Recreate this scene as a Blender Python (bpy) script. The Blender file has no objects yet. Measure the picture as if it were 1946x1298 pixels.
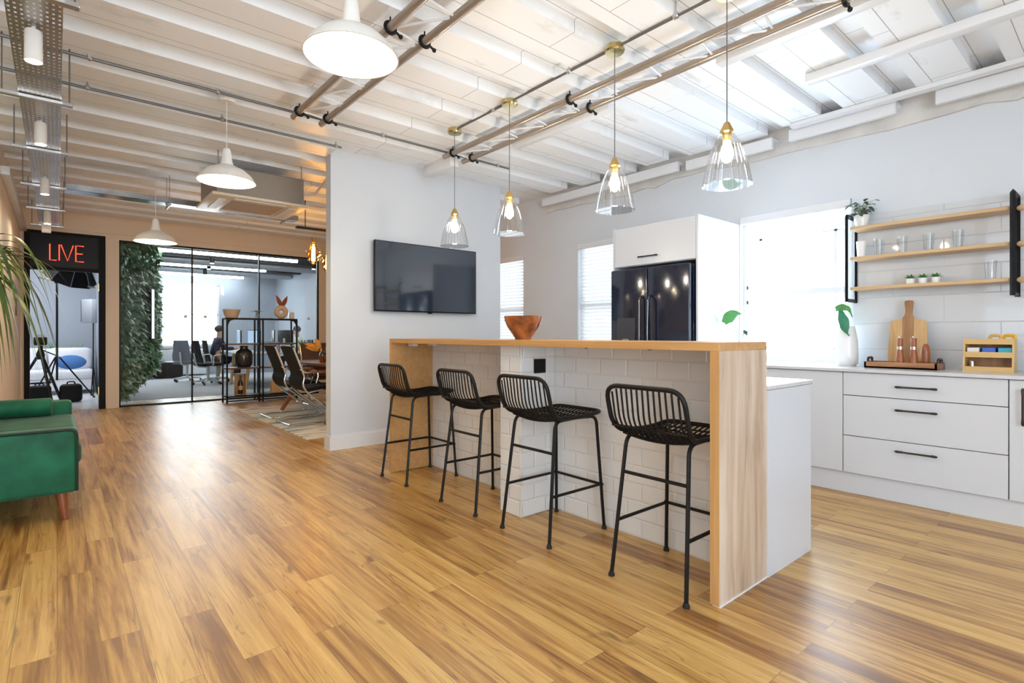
import bpy, bmesh, math, random
from mathutils import Vector, Matrix
random.seed(7)
S = bpy.context.scene
C = S.collection
PI = math.pi

# ------------------------------------------------------------------ camera
HC = 1.14                       # camera height, bar top is 1.107
cam_d = bpy.data.cameras.new('camera')
cam_d.sensor_width = 36
cam_d.lens = 1016 / 1946 * 36
cam_d.shift_y = -13 / 1946
cam_d.clip_start = 0.05
cam = bpy.data.objects.new('camera', cam_d)
C.objects.link(cam)
cam.location = (0, 0, HC)
cam.rotation_euler = (PI / 2, 0, -math.radians(40.4))
S.camera = cam

# ------------------------------------------------------------------ world, exposure
w = bpy.data.worlds.new('world'); S.world = w
w.use_nodes = True
w.node_tree.nodes['Background'].inputs[0].default_value = (0.80, 0.90, 1.0, 1)
w.node_tree.nodes['Background'].inputs[1].default_value = 1.0
S.view_settings.view_transform = 'Standard'
S.view_settings.look = 'None'
S.view_settings.gamma = 1
S.view_settings.use_curve_mapping = False
S.view_settings.exposure = 0.17
S.cycles.diffuse_bounces = 6

# light strengths (emission of the lit things)
L_WIN = 14.0        # daylight glowing through the kitchen windows
L_REAR = 12.5       # daylight through the windows behind the viewer
L_LEFT = 2.8      # unseen windows added to the sofa side wall for fill
L_SIDE = 2.5      # unseen kitchen wall window added to light the fridge panel
L_DOME = 300       # bulbs of the white dome pendants
L_GLASS = 200      # bulbs of the glass pendants
L_SPOT = 520        # spot lamps under the tray
L_EDISON = 170
L_TUBE = 40
L_OFFWIN = 11
L_STUDIO = 14

# ------------------------------------------------------------------ mesh helpers
class MB:
    def __init__(self): self.bm = bmesh.new()
    def box(self, c, s, bev=0, seg=2, rot=None):
        r = bmesh.ops.create_cube(self.bm, size=1)
        vs = r['verts']
        m = Matrix.Translation(Vector(c)) @ (rot.to_4x4() if rot else Matrix()) @ Matrix.Diagonal((s[0], s[1], s[2], 1))
        bmesh.ops.transform(self.bm, matrix=m, verts=vs)
        if bev:
            es = list({e for v in vs for e in v.link_edges})
            bmesh.ops.bevel(self.bm, geom=es, offset=bev, segments=seg, profile=0.5, affect='EDGES')
        return self
    def b(self, x0, x1, y0, y1, z0, z1, bev=0, seg=2):
        return self.box(((x0 + x1) / 2, (y0 + y1) / 2, (z0 + z1) / 2), (abs(x1 - x0), abs(y1 - y0), abs(z1 - z0)), bev, seg)
    def faces(self, vs, fs):
        v = [self.bm.verts.new(p) for p in vs]
        for f in fs:
            try: self.bm.faces.new([v[i] for i in f])
            except ValueError: pass
        return self
    def tube(self, pts, r, n=8, closed=False, flat=None):
        P = [Vector(p) for p in pts]; N = len(P)
        R = r if isinstance(r, (list, tuple)) else [r] * N
        rings = []; up = None
        for i in range(N):
            if closed: t = P[(i + 1) % N] - P[i - 1]
            else: t = P[min(i + 1, N - 1)] - P[max(i - 1, 0)]
            if t.length < 1e-9: t = Vector((0, 0, 1))
            t.normalize()
            if up is None:
                up = Vector((0, 0, 1)) if abs(t.z) < 0.9 else Vector((1, 0, 0))
            up = up - t * up.dot(t)
            if up.length < 1e-6: up = t.orthogonal()
            up.normalize(); s = t.cross(up)
            rings.append([self.bm.verts.new(P[i] + (up * math.cos(a) + s * math.sin(a) * (flat or 1)) * R[i]) for a in [2 * PI * k / n for k in range(n)]])
        M = N if closed else N - 1
        for i in range(M):
            a, b = rings[i], rings[(i + 1) % N]
            off = 0
            if closed and i == N - 1:
                off = min(range(n), key=lambda o: (a[0].co - b[o].co).length)
            for k in range(n):
                self.bm.faces.new((a[k], a[(k + 1) % n], b[(k + 1 + off) % n], b[(k + off) % n]))
        if not closed:
            self.bm.faces.new(rings[0][::-1]); self.bm.faces.new(rings[-1])
        return self
    def cyl(self, p0, p1, r, n=16): return self.tube([p0, p1], r, n)
    def lathe(self, prof, c=(0, 0, 0), n=28, flute=0, fn=0, mtx=None):
        rings = []
        for (r, z) in prof:
            ring = []
            for k in range(n):
                a = 2 * PI * k / n
                rr = r * (1 + (flute * math.cos(fn * a) if flute else 0))
                p = Vector((rr * math.cos(a), rr * math.sin(a), z))
                if mtx: p = mtx @ p
                ring.append(self.bm.verts.new(p + Vector(c)))
            rings.append(ring)
        for i in range(len(rings) - 1):
            a, b = rings[i], rings[i + 1]
            for k in range(n):
                self.bm.faces.new((a[k], a[(k + 1) % n], b[(k + 1) % n], b[k]))
        if prof[0][0] > 1e-4 and prof[0] != prof[-1]: self.bm.faces.new(rings[0][::-1])
        if prof[-1][0] > 1e-4 and prof[0] != prof[-1]: self.bm.faces.new(rings[-1])
        return self
    def prism(self, poly, h, mtx=None):
        mtx = mtx or Matrix()
        lo = [self.bm.verts.new(mtx @ Vector((x, y, 0))) for x, y in poly]
        hi = [self.bm.verts.new(mtx @ Vector((x, y, h))) for x, y in poly]
        n = len(poly)
        self.bm.faces.new(lo[::-1]); self.bm.faces.new(hi)
        for i in range(n): self.bm.faces.new((lo[i], lo[(i + 1) % n], hi[(i + 1) % n], hi[i]))
        return self
    def ball(self, c, r, sx=1, sy=1, sz=1, u=16, v=10, rot=None):
        m = Matrix.Translation(Vector(c)) @ (rot.to_4x4() if rot else Matrix()) @ Matrix.Diagonal((sx, sy, sz, 1))
        bmesh.ops.create_uvsphere(self.bm, u_segments=u, v_segments=v, radius=r, matrix=m)
        return self
    def leaf(self, base, d, n, L, W, droop=0.3, seg=5, fold=0.12):
        """one pointed leaf from base along d, its face turned to n"""
        d = Vector(d).normalized(); n = Vector(n); n = (n - d * n.dot(d)).normalized(); s = d.cross(n)
        prev = None
        for i in range(seg + 1):
            t = i / seg
            p = Vector(base) + d * (L * t) - n * (droop * L * t * t)
            wd = W * math.sin(PI * min(1, 0.08 + 0.92 * t) ** 0.85) * 0.5
            row = [self.bm.verts.new(p - s * wd + n * fold * wd), self.bm.verts.new(p), self.bm.verts.new(p + s * wd + n * fold * wd)]
            if prev:
                self.bm.faces.new((prev[0], prev[1], row[1], row[0])); self.bm.faces.new((prev[1], prev[2], row[2], row[1]))
            prev = row
        return self
    def build(self, name, mat, parent=None, smooth=40, kind=None, recalc=True):
        if recalc: bmesh.ops.recalc_face_normals(self.bm, faces=self.bm.faces[:])
        me = bpy.data.meshes.new(name)
        self.bm.to_mesh(me); self.bm.free()
        me.materials.append(mat)
        if smooth:
            me.polygons.foreach_set('use_smooth', [True] * len(me.polygons))
            me.set_sharp_from_angle(angle=math.radians(smooth))
        o = bpy.data.objects.new(name, me); C.objects.link(o)
        if parent: o.parent = parent
        if kind: o['kind'] = kind
        return o

def fillet(pts, rad, seg=5, closed=False):
    P = [Vector(p) for p in pts]; N = len(P); out = []
    for i in range(N):
        if not closed and i in (0, N - 1): out.append(P[i]); continue
        a, b, c = P[i - 1], P[i], P[(i + 1) % N]
        r = rad[i] if isinstance(rad, (list, tuple)) else rad
        u, v = a - b, c - b
        r = min(r, u.length * 0.49, v.length * 0.49)
        p0 = b + u.normalized() * r; p1 = b + v.normalized() * r
        for k in range(seg + 1):
            t = k / seg
            out.append(p0 * (1 - t) ** 2 + b * 2 * t * (1 - t) + p1 * t * t)
    return out

def rrect(w, h, r, seg=5):
    """rounded rectangle outline, centred"""
    out = []
    for cx, cy, a0 in ((w / 2 - r, h / 2 - r, 0), (-w / 2 + r, h / 2 - r, 90), (-w / 2 + r, -h / 2 + r, 180), (w / 2 - r, -h / 2 + r, 270)):
        for k in range(seg + 1):
            a = math.radians(a0 + 90 * k / seg)
            out.append((cx + r * math.cos(a), cy + r * math.sin(a)))
    return out

def thing(name, label, cat, loc=(0, 0, 0), rz=0, group=None):
    o = bpy.data.objects.new(name, None); C.objects.link(o)
    o.empty_display_size = 0.1
    o.location = loc; o.rotation_euler = (0, 0, rz)
    o['label'] = label; o['category'] = cat
    if group: o['group'] = group
    return o
def tag(o, label, cat, group=None):
    o['label'] = label; o['category'] = cat
    if group: o['group'] = group
    return o
def struct(o, label=None):
    o['kind'] = 'structure'
    if label: o['label'] = label; o['category'] = label.split()[-1] if False else o.name.split('_')[0]
    return o
def copy_tree(o, parent=None):
    c = o.copy(); C.objects.link(c)
    if parent: c.parent = parent
    for ch in list(o.children): copy_tree(ch, c)
    return c
def dup(root, loc, label, rz=None):
    c = copy_tree(root); c.location = loc; c['label'] = label
    if rz is not None: c.rotation_euler = (0, 0, rz)
    return c

# ------------------------------------------------------------------ materials
def nt(name):
    m = bpy.data.materials.new(name); m.use_nodes = True
    t = m.node_tree; b = t.nodes['Principled BSDF']
    return m, t, b
def mat(name, col, rough=0.5, metal=0, spec=0.5, coat=0, emit=None, es=0, bump=0, bscale=60, var=0, vscale=4, sheen=0):
    m, t, b = nt(name)
    b.inputs['Base Color'].default_value = (*col, 1)
    b.inputs['Roughness'].default_value = rough; b.inputs['Metallic'].default_value = metal
    b.inputs['Specular IOR Level'].default_value = spec
    b.inputs['Coat Weight'].default_value = coat; b.inputs['Coat Roughness'].default_value = 0.05
    if sheen: b.inputs['Sheen Weight'].default_value = sheen
    if emit:
        b.inputs['Emission Color'].default_value = (*emit, 1); b.inputs['Emission Strength'].default_value = es
    if var or bump:
        tc = t.nodes.new('ShaderNodeTexCoord')
    if var:
        n = t.nodes.new('ShaderNodeTexNoise'); n.inputs['Scale'].default_value = vscale; n.inputs['Detail'].default_value = 5
        t.links.new(tc.outputs['Object'], n.inputs['Vector'])
        r = t.nodes.new('ShaderNodeValToRGB')
        r.color_ramp.elements[0].position = 0.3; r.color_ramp.elements[1].position = 0.7
        r.color_ramp.elements[0].color = (*[c * (1 - var) for c in col], 1); r.color_ramp.elements[1].color = (*[min(1, c * (1 + var)) for c in col], 1)
        t.links.new(n.outputs['Fac'], r.inputs[0]); t.links.new(r.outputs[0], b.inputs['Base Color'])
    if bump:
        n2 = t.nodes.new('ShaderNodeTexNoise'); n2.inputs['Scale'].default_value = bscale; n2.inputs['Detail'].default_value = 4
        t.links.new(tc.outputs['Object'], n2.inputs['Vector'])
        bp = t.nodes.new('ShaderNodeBump'); bp.inputs['Strength'].default_value = bump; bp.inputs['Distance'].default_value = 0.01
        t.links.new(n2.outputs['Fac'], bp.inputs['Height']); t.links.new(bp.outputs[0], b.inputs['Normal'])
    return m
def emis(name, col, s):
    m = bpy.data.materials.new(name); m.use_nodes = True
    t = m.node_tree; t.nodes.clear()
    e = t.nodes.new('ShaderNodeEmission'); o = t.nodes.new('ShaderNodeOutputMaterial')
    e.inputs[0].default_value = (*col, 1); e.inputs[1].default_value = s
    t.links.new(e.outputs[0], o.inputs[0]); return m
def clear(name, tint=(1, 1, 1), lo=0.04, hi=0.7, blend=0.25, rough=0.02):
    """thin clear glass: see-through face-on, mirror-like at a graze"""
    m = bpy.data.materials.new(name); m.use_nodes = True
    t = m.node_tree; t.nodes.clear()
    o = t.nodes.new('ShaderNodeOutputMaterial'); mx = t.nodes.new('ShaderNodeMixShader')
    tr = t.nodes.new('ShaderNodeBsdfTransparent'); gl = t.nodes.new('ShaderNodeBsdfGlossy')
    tr.inputs[0].default_value = (*tint, 1); gl.inputs['Roughness'].default_value = rough
    lw = t.nodes.new('ShaderNodeLayerWeight'); lw.inputs[0].default_value = blend
    mr = t.nodes.new('ShaderNodeMapRange'); mr.inputs[3].default_value = lo; mr.inputs[4].default_value = hi
    t.links.new(lw.outputs['Facing'], mr.inputs[0]); t.links.new(mr.outputs[0], mx.inputs[0])
    t.links.new(tr.outputs[0], mx.inputs[1]); t.links.new(gl.outputs[0], mx.inputs[2]); t.links.new(mx.outputs[0], o.inputs[0])
    return m
def wood(name, cols, axis='X', scale=1.0, rough=0.4, stretch=14, coat=0, contrast=(0.3, 0.7), seed=0):
    m, t, b = nt(name)
    tc = t.nodes.new('ShaderNodeTexCoord'); mp = t.nodes.new('ShaderNodeMapping')
    sc = {'X': (1, stretch, stretch), 'Y': (stretch, 1, stretch), 'Z': (stretch, stretch, 1)}[axis]
    mp.inputs['Scale'].default_value = [s * scale for s in sc]; mp.inputs['Location'].default_value = (seed, seed * 2, seed * 3)
    t.links.new(tc.outputs['Object'], mp.inputs[0])
    n = t.nodes.new('ShaderNodeTexNoise'); n.inputs['Scale'].default_value = 1; n.inputs['Detail'].default_value = 7; n.inputs['Distortion'].default_value = 0.5
    n.inputs['Roughness'].default_value = 0.6
    t.links.new(mp.outputs[0], n.inputs['Vector'])
    r = t.nodes.new('ShaderNodeValToRGB'); cr = r.color_ramp
    cr.elements[0].position, cr.elements[1].position = contrast
    cr.elements[0].color = (*cols[0], 1); cr.elements[1].color = (*cols[-1], 1)
    for i, c in enumerate(cols[1:-1]):
        e = cr.elements.new(contrast[0] + (contrast[1] - contrast[0]) * (i + 1) / (len(cols) - 1)); e.color = (*c, 1)
    t.links.new(n.outputs['Fac'], r.inputs[0]); t.links.new(r.outputs[0], b.inputs['Base Color'])
    b.inputs['Roughness'].default_value = rough; b.inputs['Coat Weight'].default_value = coat
    bp = t.nodes.new('ShaderNodeBump'); bp.inputs['Strength'].default_value = 0.08; bp.inputs['Distance'].default_value = 0.004
    t.links.new(n.outputs['Fac'], bp.inputs['Height']); t.links.new(bp.outputs[0], b.inputs['Normal'])
    return m

def floor_mat():
    m, t, b = nt('oak_planks'); N = t.nodes.new; L = t.links.new
    def math_(op, a, bb=None, c=None):
        n = N('ShaderNodeMath'); n.operation = op
        for i, v in enumerate((a, bb, c)):
            if v is None: continue
            if isinstance(v, (int, float)): n.inputs[i].default_value = v
            else: L(v, n.inputs[i])
        return n.outputs[0]
    tc = N('ShaderNodeTexCoord'); sp = N('ShaderNodeSeparateXYZ'); L(tc.outputs['Object'], sp.inputs[0])
    x, y = sp.outputs[0], sp.outputs[1]
    cb = N('ShaderNodeCombineXYZ'); L(y, cb.inputs[0]); L(x, cb.inputs[1])
    br = N('ShaderNodeTexBrick'); L(cb.outputs[0], br.inputs['Vector'])
    br.offset = 0.37; br.offset_frequency = 2
    br.inputs['Scale'].default_value = 1; br.inputs['Brick Width'].default_value = 1.25; br.inputs['Row Height'].default_value = 0.125
    br.inputs['Mortar Size'].default_value = 0.0011; br.inputs['Mortar Smooth'].default_value = 0.3
    br.inputs['Color1'].default_value = (0, 0, 0, 1); br.inputs['Color2'].default_value = (1, 1, 1, 1); br.inputs['Mortar'].default_value = (0.3, 0.3, 0.3, 1)
    rnd = N('ShaderNodeSeparateColor'); L(br.outputs['Color'], rnd.inputs[0]); rv = rnd.outputs[0]
    def stretched(sx, sy, k, det, dist):
        c = N('ShaderNodeCombineXYZ'); L(math_('MULTIPLY', y, sy), c.inputs[0]); L(math_('MULTIPLY', x, sx), c.inputs[1]); L(math_('MULTIPLY', rv, k), c.inputs[2])
        n = N('ShaderNodeTexNoise'); L(c.outputs[0], n.inputs['Vector']); n.inputs['Scale'].default_value = 1
        n.inputs['Detail'].default_value = det; n.inputs['Distortion'].default_value = dist; n.inputs['Roughness'].default_value = 0.6
        return n.outputs['Fac']
    fine = stretched(45, 1.6, 37, 6, 0.7)
    broad = stretched(13, 0.9, 23, 4, 1.0)
    knot = stretched(11, 4.2, 51, 2, 0.3)
    ramp = N('ShaderNodeValToRGB'); cr = ramp.color_ramp
    cr.elements[0].position = 0.33; cr.elements[0].color = (0.215, 0.083, 0.016, 1)
    cr.elements[1].position = 0.68; cr.elements[1].color = (0.73, 0.48, 0.160, 1)
    e = cr.elements.new(0.42); e.color = (0.385, 0.188, 0.042, 1)
    e = cr.elements.new(0.52); e.color = (0.57, 0.325, 0.090, 1)
    mix = math_('ADD', math_('MULTIPLY', fine, 0.45), math_('MULTIPLY', broad, 0.55))
    mix = math_('ADD', mix, math_('MULTIPLY', math_('SUBTRACT', rv, 0.5), 0.17))
    L(mix, ramp.inputs[0])
    kr = N('ShaderNodeMapRange'); kr.inputs[1].default_value = 0.66; kr.inputs[2].default_value = 0.78; L(knot, kr.inputs[0])
    mk = N('ShaderNodeMix'); mk.data_type = 'RGBA'; mk.blend_type = 'MIX'
    L(math_('MULTIPLY', kr.outputs[0], 0.75), mk.inputs['Factor']); L(ramp.outputs[0], mk.inputs['A']); mk.inputs['B'].default_value = (0.12, 0.05, 0.015, 1)
    mo = N('ShaderNodeMix'); mo.data_type = 'RGBA'; L(math_('MULTIPLY', br.outputs['Fac'], 0.7), mo.inputs['Factor']); L(mk.outputs['Result'], mo.inputs['A']); mo.inputs['B'].default_value = (0.07, 0.035, 0.012, 1)
    vein = stretched(15, 0.75, 61, 2, 0.5)
    ln = math_('PINGPONG', math_('MULTIPLY', vein, 13.0), 0.5)
    lr = N('ShaderNodeMapRange'); lr.inputs[1].default_value = 0.0; lr.inputs[2].default_value = 0.13; lr.inputs[3].default_value = 1.0; lr.inputs[4].default_value = 0.0; L(ln, lr.inputs[0])
    gate = N('ShaderNodeMapRange'); gate.inputs[1].default_value = 0.42; gate.inputs[2].default_value = 0.6; L(stretched(6, 0.5, 77, 2, 0.2), gate.inputs[0])
    mv = N('ShaderNodeMix'); mv.data_type = 'RGBA'; L(math_('MULTIPLY', math_('MULTIPLY', lr.outputs[0], gate.outputs[0]), 0.6), mv.inputs['Factor'])
    L(mo.outputs['Result'], mv.inputs['A']); mv.inputs['B'].default_value = (0.15, 0.062, 0.018, 1)
    L(mv.outputs['Result'], b.inputs['Base Color'])
    rr = N('ShaderNodeMapRange'); rr.inputs[3].default_value = 0.27; rr.inputs[4].default_value = 0.46; L(fine, rr.inputs[0]); L(rr.outputs[0], b.inputs['Roughness'])
    b.inputs['Specular IOR Level'].default_value = 0.95
    bp = N('ShaderNodeBump'); bp.inputs['Strength'].default_value = 0.10; bp.inputs['Distance'].default_value = 0.003
    L(math_('SUBTRACT', fine, math_('MULTIPLY', br.outputs['Fac'], 1.5)), bp.inputs['Height']); L(bp.outputs[0], b.inputs['Normal'])
    return m

def tile_mat(name, w, h, ax=('Y', 'Z'), col=(0.72, 0.71, 0.695), grout=(0.70, 0.69, 0.675), rough=0.1, mortar=0.003):
    m, t, b = nt(name); N = t.nodes.new; L = t.links.new
    tc = N('ShaderNodeTexCoord'); sp = N('ShaderNodeSeparateXYZ'); L(tc.outputs['Object'], sp.inputs[0])
    cb = N('ShaderNodeCombineXYZ')
    for i, a in enumerate(ax):
        if a == 'XY':
            ad = N('ShaderNodeMath'); ad.operation = 'ADD'; L(sp.outputs[0], ad.inputs[0]); L(sp.outputs[1], ad.inputs[1]); L(ad.outputs[0], cb.inputs[i])
        else: L(sp.outputs['XYZ'.index(a)], cb.inputs[i])
    br = N('ShaderNodeTexBrick'); L(cb.outputs[0], br.inputs['Vector']); br.offset = 0.5
    br.inputs['Scale'].default_value = 1; br.inputs['Brick Width'].default_value = w; br.inputs['Row Height'].default_value = h
    br.inputs['Mortar Size'].default_value = mortar; br.inputs['Mortar Smooth'].default_value = 0.4
    br.inputs['Color1'].default_value = (*col, 1); br.inputs['Color2'].default_value = (*[c * 0.97 for c in col], 1); br.inputs['Mortar'].default_value = (*grout, 1)
    L(br.outputs['Color'], b.inputs['Base Color']); b.inputs['Roughness'].default_value = rough
    br2 = N('ShaderNodeTexBrick'); L(cb.outputs[0], br2.inputs['Vector']); br2.offset = 0.5
    br2.inputs['Scale'].default_value = 1; br2.inputs['Brick Width'].default_value = w; br2.inputs['Row Height'].default_value = h
    br2.inputs['Mortar Size'].default_value = mortar * 3.2; br2.inputs['Mortar Smooth'].default_value = 1.0
    bp = N('ShaderNodeBump'); bp.invert = True; bp.inputs['Strength'].default_value = 0.55; bp.inputs['Distance'].default_value = 0.006
    L(br2.outputs['Fac'], bp.inputs['Height']); L(bp.outputs[0], b.inputs['Normal'])
    return m

def ceil_mat():
    m, t, b = nt('painted_boards'); N = t.nodes.new; L = t.links.new
    tc = N('ShaderNodeTexCoord')
    br = N('ShaderNodeTexBrick'); L(tc.outputs['Object'], br.inputs['Vector']); br.offset = 0.4
    br.inputs['Scale'].default_value = 1; br.inputs['Brick Width'].default_value = 2.3; br.inputs['Row Height'].default_value = 0.235
    br.inputs['Mortar Size'].default_value = 0.0022; br.inputs['Mortar Smooth'].default_value = 0.2
    br.inputs['Color1'].default_value = (0.90, 0.93, 0.96, 1); br.inputs['Color2'].default_value = (0.87, 0.90, 0.935, 1); br.inputs['Mortar'].default_value = (0.30, 0.29, 0.29, 1)
    mp = N('ShaderNodeMapping'); mp.inputs['Scale'].default_value = (0.9, 2.6, 1); L(tc.outputs['Object'], mp.inputs[0])
    n = N('ShaderNodeTexNoise'); n.inputs['Scale'].default_value = 1.6; n.inputs['Detail'].default_value = 7; n.inputs['Roughness'].default_value = 0.65; L(mp.outputs[0], n.inputs['Vector'])
    r = N('ShaderNodeValToRGB'); r.color_ramp.elements[0].position = 0.26; r.color_ramp.elements[0].color = (0.66, 0.65, 0.63, 1)
    r.color_ramp.elements[1].position = 0.42; r.color_ramp.elements[1].color = (1, 1, 1, 1); L(n.outputs['Fac'], r.inputs[0])
    mx = N('ShaderNodeMix'); mx.data_type = 'RGBA'; mx.blend_type = 'MULTIPLY'; mx.inputs['Factor'].default_value = 0.8
    L(br.outputs['Color'], mx.inputs['A']); L(r.outputs[0], mx.inputs['B']); L(mx.outputs['Result'], b.inputs['Base Color'])
    b.inputs['Roughness'].default_value = 0.42
    bp = N('ShaderNodeBump'); bp.inputs['Strength'].default_value = 0.2; bp.inputs['Distance'].default_value = 0.01
    L(n.outputs['Fac'], bp.inputs['Height']); L(bp.outputs[0], b.inputs['Normal'])
    return m

def perf_mat():
    """galvanised sheet punched with rows of slots: the slots are open"""
    m, t, b = nt('perforated_steel'); N = t.nodes.new; L = t.links.new
    b.inputs['Base Color'].default_value = (0.40, 0.37, 0.34, 1); b.inputs['Metallic'].default_value = 0.9; b.inputs['Roughness'].default_value = 0.3
    tc = N('ShaderNodeTexCoord'); sp = N('ShaderNodeSeparateXYZ'); L(tc.outputs['Object'], sp.inputs[0])
    def cell(o, per, half):
        a = N('ShaderNodeMath'); a.operation = 'PINGPONG'; a.inputs[1].default_value = per / 2; L(o, a.inputs[0])
        c = N('ShaderNodeMath'); c.operation = 'LESS_THAN'; c.inputs[1].default_value = half; L(a.outputs[0], c.inputs[0]); return c.outputs[0]
    mu = N('ShaderNodeMath'); mu.operation = 'MULTIPLY'
    L(cell(sp.outputs[0], 0.022, 0.0046), mu.inputs[0]); L(cell(sp.outputs[1], 0.045, 0.0075), mu.inputs[1])
    out = t.nodes['Material Output']; mx = N('ShaderNodeMixShader'); tr = N('ShaderNodeBsdfTransparent')
    L(mu.outputs[0], mx.inputs[0]); L(b.outputs[0], mx.inputs[1]); L(tr.outputs[0], mx.inputs[2]); L(mx.outputs[0], out.inputs[0])
    return m

M = {}
M['floor'] = floor_mat()
M['wall'] = mat('white_wall', (0.655, 0.695, 0.745), 0.6, var=0.012, vscale=3)
M['cream'] = mat('cream_wall', (0.80, 0.70, 0.57), 0.65, var=0.015, vscale=2)
M['ceil'] = ceil_mat()
M['plaster'] = mat('raw_plaster', (0.66, 0.65, 0.63), 0.8, var=0.10, vscale=5, bump=0.6, bscale=14)
M['trim'] = mat('white_trim', (0.74, 0.76, 0.79), 0.35)
M['cab'] = mat('white_lacquer', (0.62, 0.645, 0.69), 0.28)
M['gap'] = mat('dark_gap', (0.10, 0.09, 0.10), 0.7)
M['top'] = mat('pale_quartz', (0.60, 0.605, 0.62), 0.2, var=0.03, vscale=18)
M['black'] = mat('black_metal', (0.007, 0.0065, 0.0065), 0.42, spec=0.25)
M['blackm'] = mat('matt_black', (0.008, 0.0075, 0.0075), 0.6, spec=0.2)
M['bronze'] = mat('dark_bronze', (0.045, 0.032, 0.028), 0.35, metal=0.6)
M['tile'] = tile_mat('white_metro_tile', 0.2, 0.1, ('XY', 'Z'))
M['splash'] = tile_mat('gloss_wall_tile', 0.62, 0.205, ('Y', 'Z'), (0.65, 0.675, 0.71), (0.60, 0.615, 0.64), 0.045, 0.0016)
M['edge'] = wood('honey_oak_edge', [(0.46, 0.235, 0.082), (0.58, 0.335, 0.13)], 'Y', 1.6, 0.4, 20)
M['panel'] = wood('pale_oak_panel', [(0.36, 0.24, 0.155), (0.53, 0.40, 0.29), (0.63, 0.51, 0.395), (0.70, 0.60, 0.49)], 'Z', 1.0, 0.42, 11, contrast=(0.27, 0.72), seed=3)  # daylight on the outer face is lightened into this oak's colour
M['shelfwood'] = wood('light_oak', [(0.52, 0.33, 0.15), (0.66, 0.46, 0.25)], 'Y', 1.3, 0.4, 25)
M['board'] = wood('beech_board', [(0.44, 0.25, 0.10), (0.62, 0.40, 0.19)], 'Z', 2.0, 0.45, 12)
M['boarddark'] = wood('acacia_strip', [(0.24, 0.11, 0.045), (0.42, 0.22, 0.09)], 'Z', 2.0, 0.45, 12)
M['tray'] = wood('acacia_tray', [(0.22, 0.09, 0.035), (0.50, 0.26, 0.12)], 'Y', 2.0, 0.4, 14)
M['mill'] = wood('reddish_mill_wood', [(0.25, 0.07, 0.025), (0.40, 0.13, 0.045)], 'Z', 5.0, 0.3, 6)
M['bowl'] = wood('striped_bowl_wood', [(0.075, 0.02, 0.008), (0.30, 0.09, 0.028), (0.50, 0.19, 0.06)], 'X', 4.5, 0.18, 1.2, coat=0.4, contrast=(0.36, 0.62))
M['bamboo'] = wood('bamboo', [(0.60, 0.37, 0.13), (0.70, 0.48, 0.20)], 'Y', 2, 0.4, 14)
M['legwood'] = wood('reddish_leg_wood', [(0.17, 0.05, 0.018), (0.30, 0.095, 0.035)], 'Z', 3, 0.3, 10)
M['darkwood'] = wood('dark_walnut', [(0.10, 0.045, 0.02), (0.20, 0.09, 0.04)], 'X', 2, 0.4, 14)
M['deskwood'] = wood('pale_desk_wood', [(0.50, 0.30, 0.13), (0.62, 0.42, 0.2)], 'Y', 1.5, 0.4, 14)
M['steel'] = mat('brushed_steel', (0.55, 0.55, 0.55), 0.28, metal=1)
M['pipe'] = mat('beige_truss_paint', (0.40, 0.345, 0.295), 0.25, metal=0.5)
M['conduit'] = mat('grey_conduit', (0.17, 0.17, 0.175), 0.4, metal=0.4)
M['chrome'] = mat('chrome', (0.75, 0.75, 0.76), 0.09, metal=1)
M['brass'] = mat('brushed_brass', (0.62, 0.52, 0.27), 0.25, metal=1)
M['gold'] = mat('satin_gold', (0.60, 0.43, 0.16), 0.3, metal=1)
M['perf'] = perf_mat()
M['galv'] = mat('galvanised_sheet', (0.50, 0.53, 0.57), 0.2, metal=1, var=0.25, vscale=7)
M['enamel'] = mat('white_enamel', (0.80, 0.785, 0.75), 0.3)
M['lampcream'] = mat('cream_enamel', (0.74, 0.64, 0.48), 0.4)
M['glass'] = clear('partition_glass', (0.93, 0.965, 0.975), 0.025, 0.30, 0.15)
M['shade'] = clear('fluted_glass', (0.98, 0.983, 0.985), 0.02, 0.6, 0.42, 0.04)
M['flute'] = clear('flute_glass_line', (0.80, 0.81, 0.83), 0.10, 0.6, 0.4, 0.15)
M['tumbler'] = clear('drinking_glass', (0.96, 0.97, 0.97), 0.03, 0.45, 0.35, 0.04)
M['amber'] = clear('amber_glass', (1.0, 0.72, 0.36), 0.05, 0.6, 0.4, 0.05)
M['smoke'] = clear('smoked_glass', (0.10, 0.10, 0.105), 0.06, 0.6, 0.3, 0.03)
M['screen'] = mat('gloss_screen', (0.010, 0.020, 0.040), 0.10, spec=0.8, coat=0.7)
M['screen'].node_tree.nodes['Principled BSDF'].inputs['Coat IOR'].default_value = 1.9
M['fridge'] = mat('black_steel', (0.006, 0.011, 0.030), 0.13, spec=0.6, coat=0.4)
M['dispenser'] = mat('dark_grey_panel', (0.05, 0.055, 0.07), 0.2)
M['velvet'] = mat('green_velvet', (0.007, 0.112, 0.056), 0.55, spec=0.25, var=0.4, vscale=5, bump=0.25, bscale=40, sheen=0.12)
M['piping'] = mat('dark_green_piping', (0.002, 0.022, 0.012), 0.7)
M['leaf'] = mat('fresh_green_leaf', (0.08, 0.30, 0.07), 0.4, var=0.3, vscale=9)
M['leafteal'] = mat('bluish_green_leaf', (0.05, 0.24, 0.14), 0.35, var=0.3, vscale=9)
M['leafdark'] = mat('deep_green_leaf', (0.035, 0.105, 0.055), 0.45, var=0.45, vscale=14)
M['hedge'] = mat('hedge_leaf', (0.14, 0.275, 0.14), 0.45, var=0.6, vscale=9)
M['palm'] = mat('palm_leaf', (0.14, 0.22, 0.035), 0.4, var=0.45, vscale=4)
M['stem'] = mat('green_stem', (0.12, 0.15, 0.06), 0.5)
M['ceramic'] = mat('white_ceramic', (0.82, 0.82, 0.82), 0.25)
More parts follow.
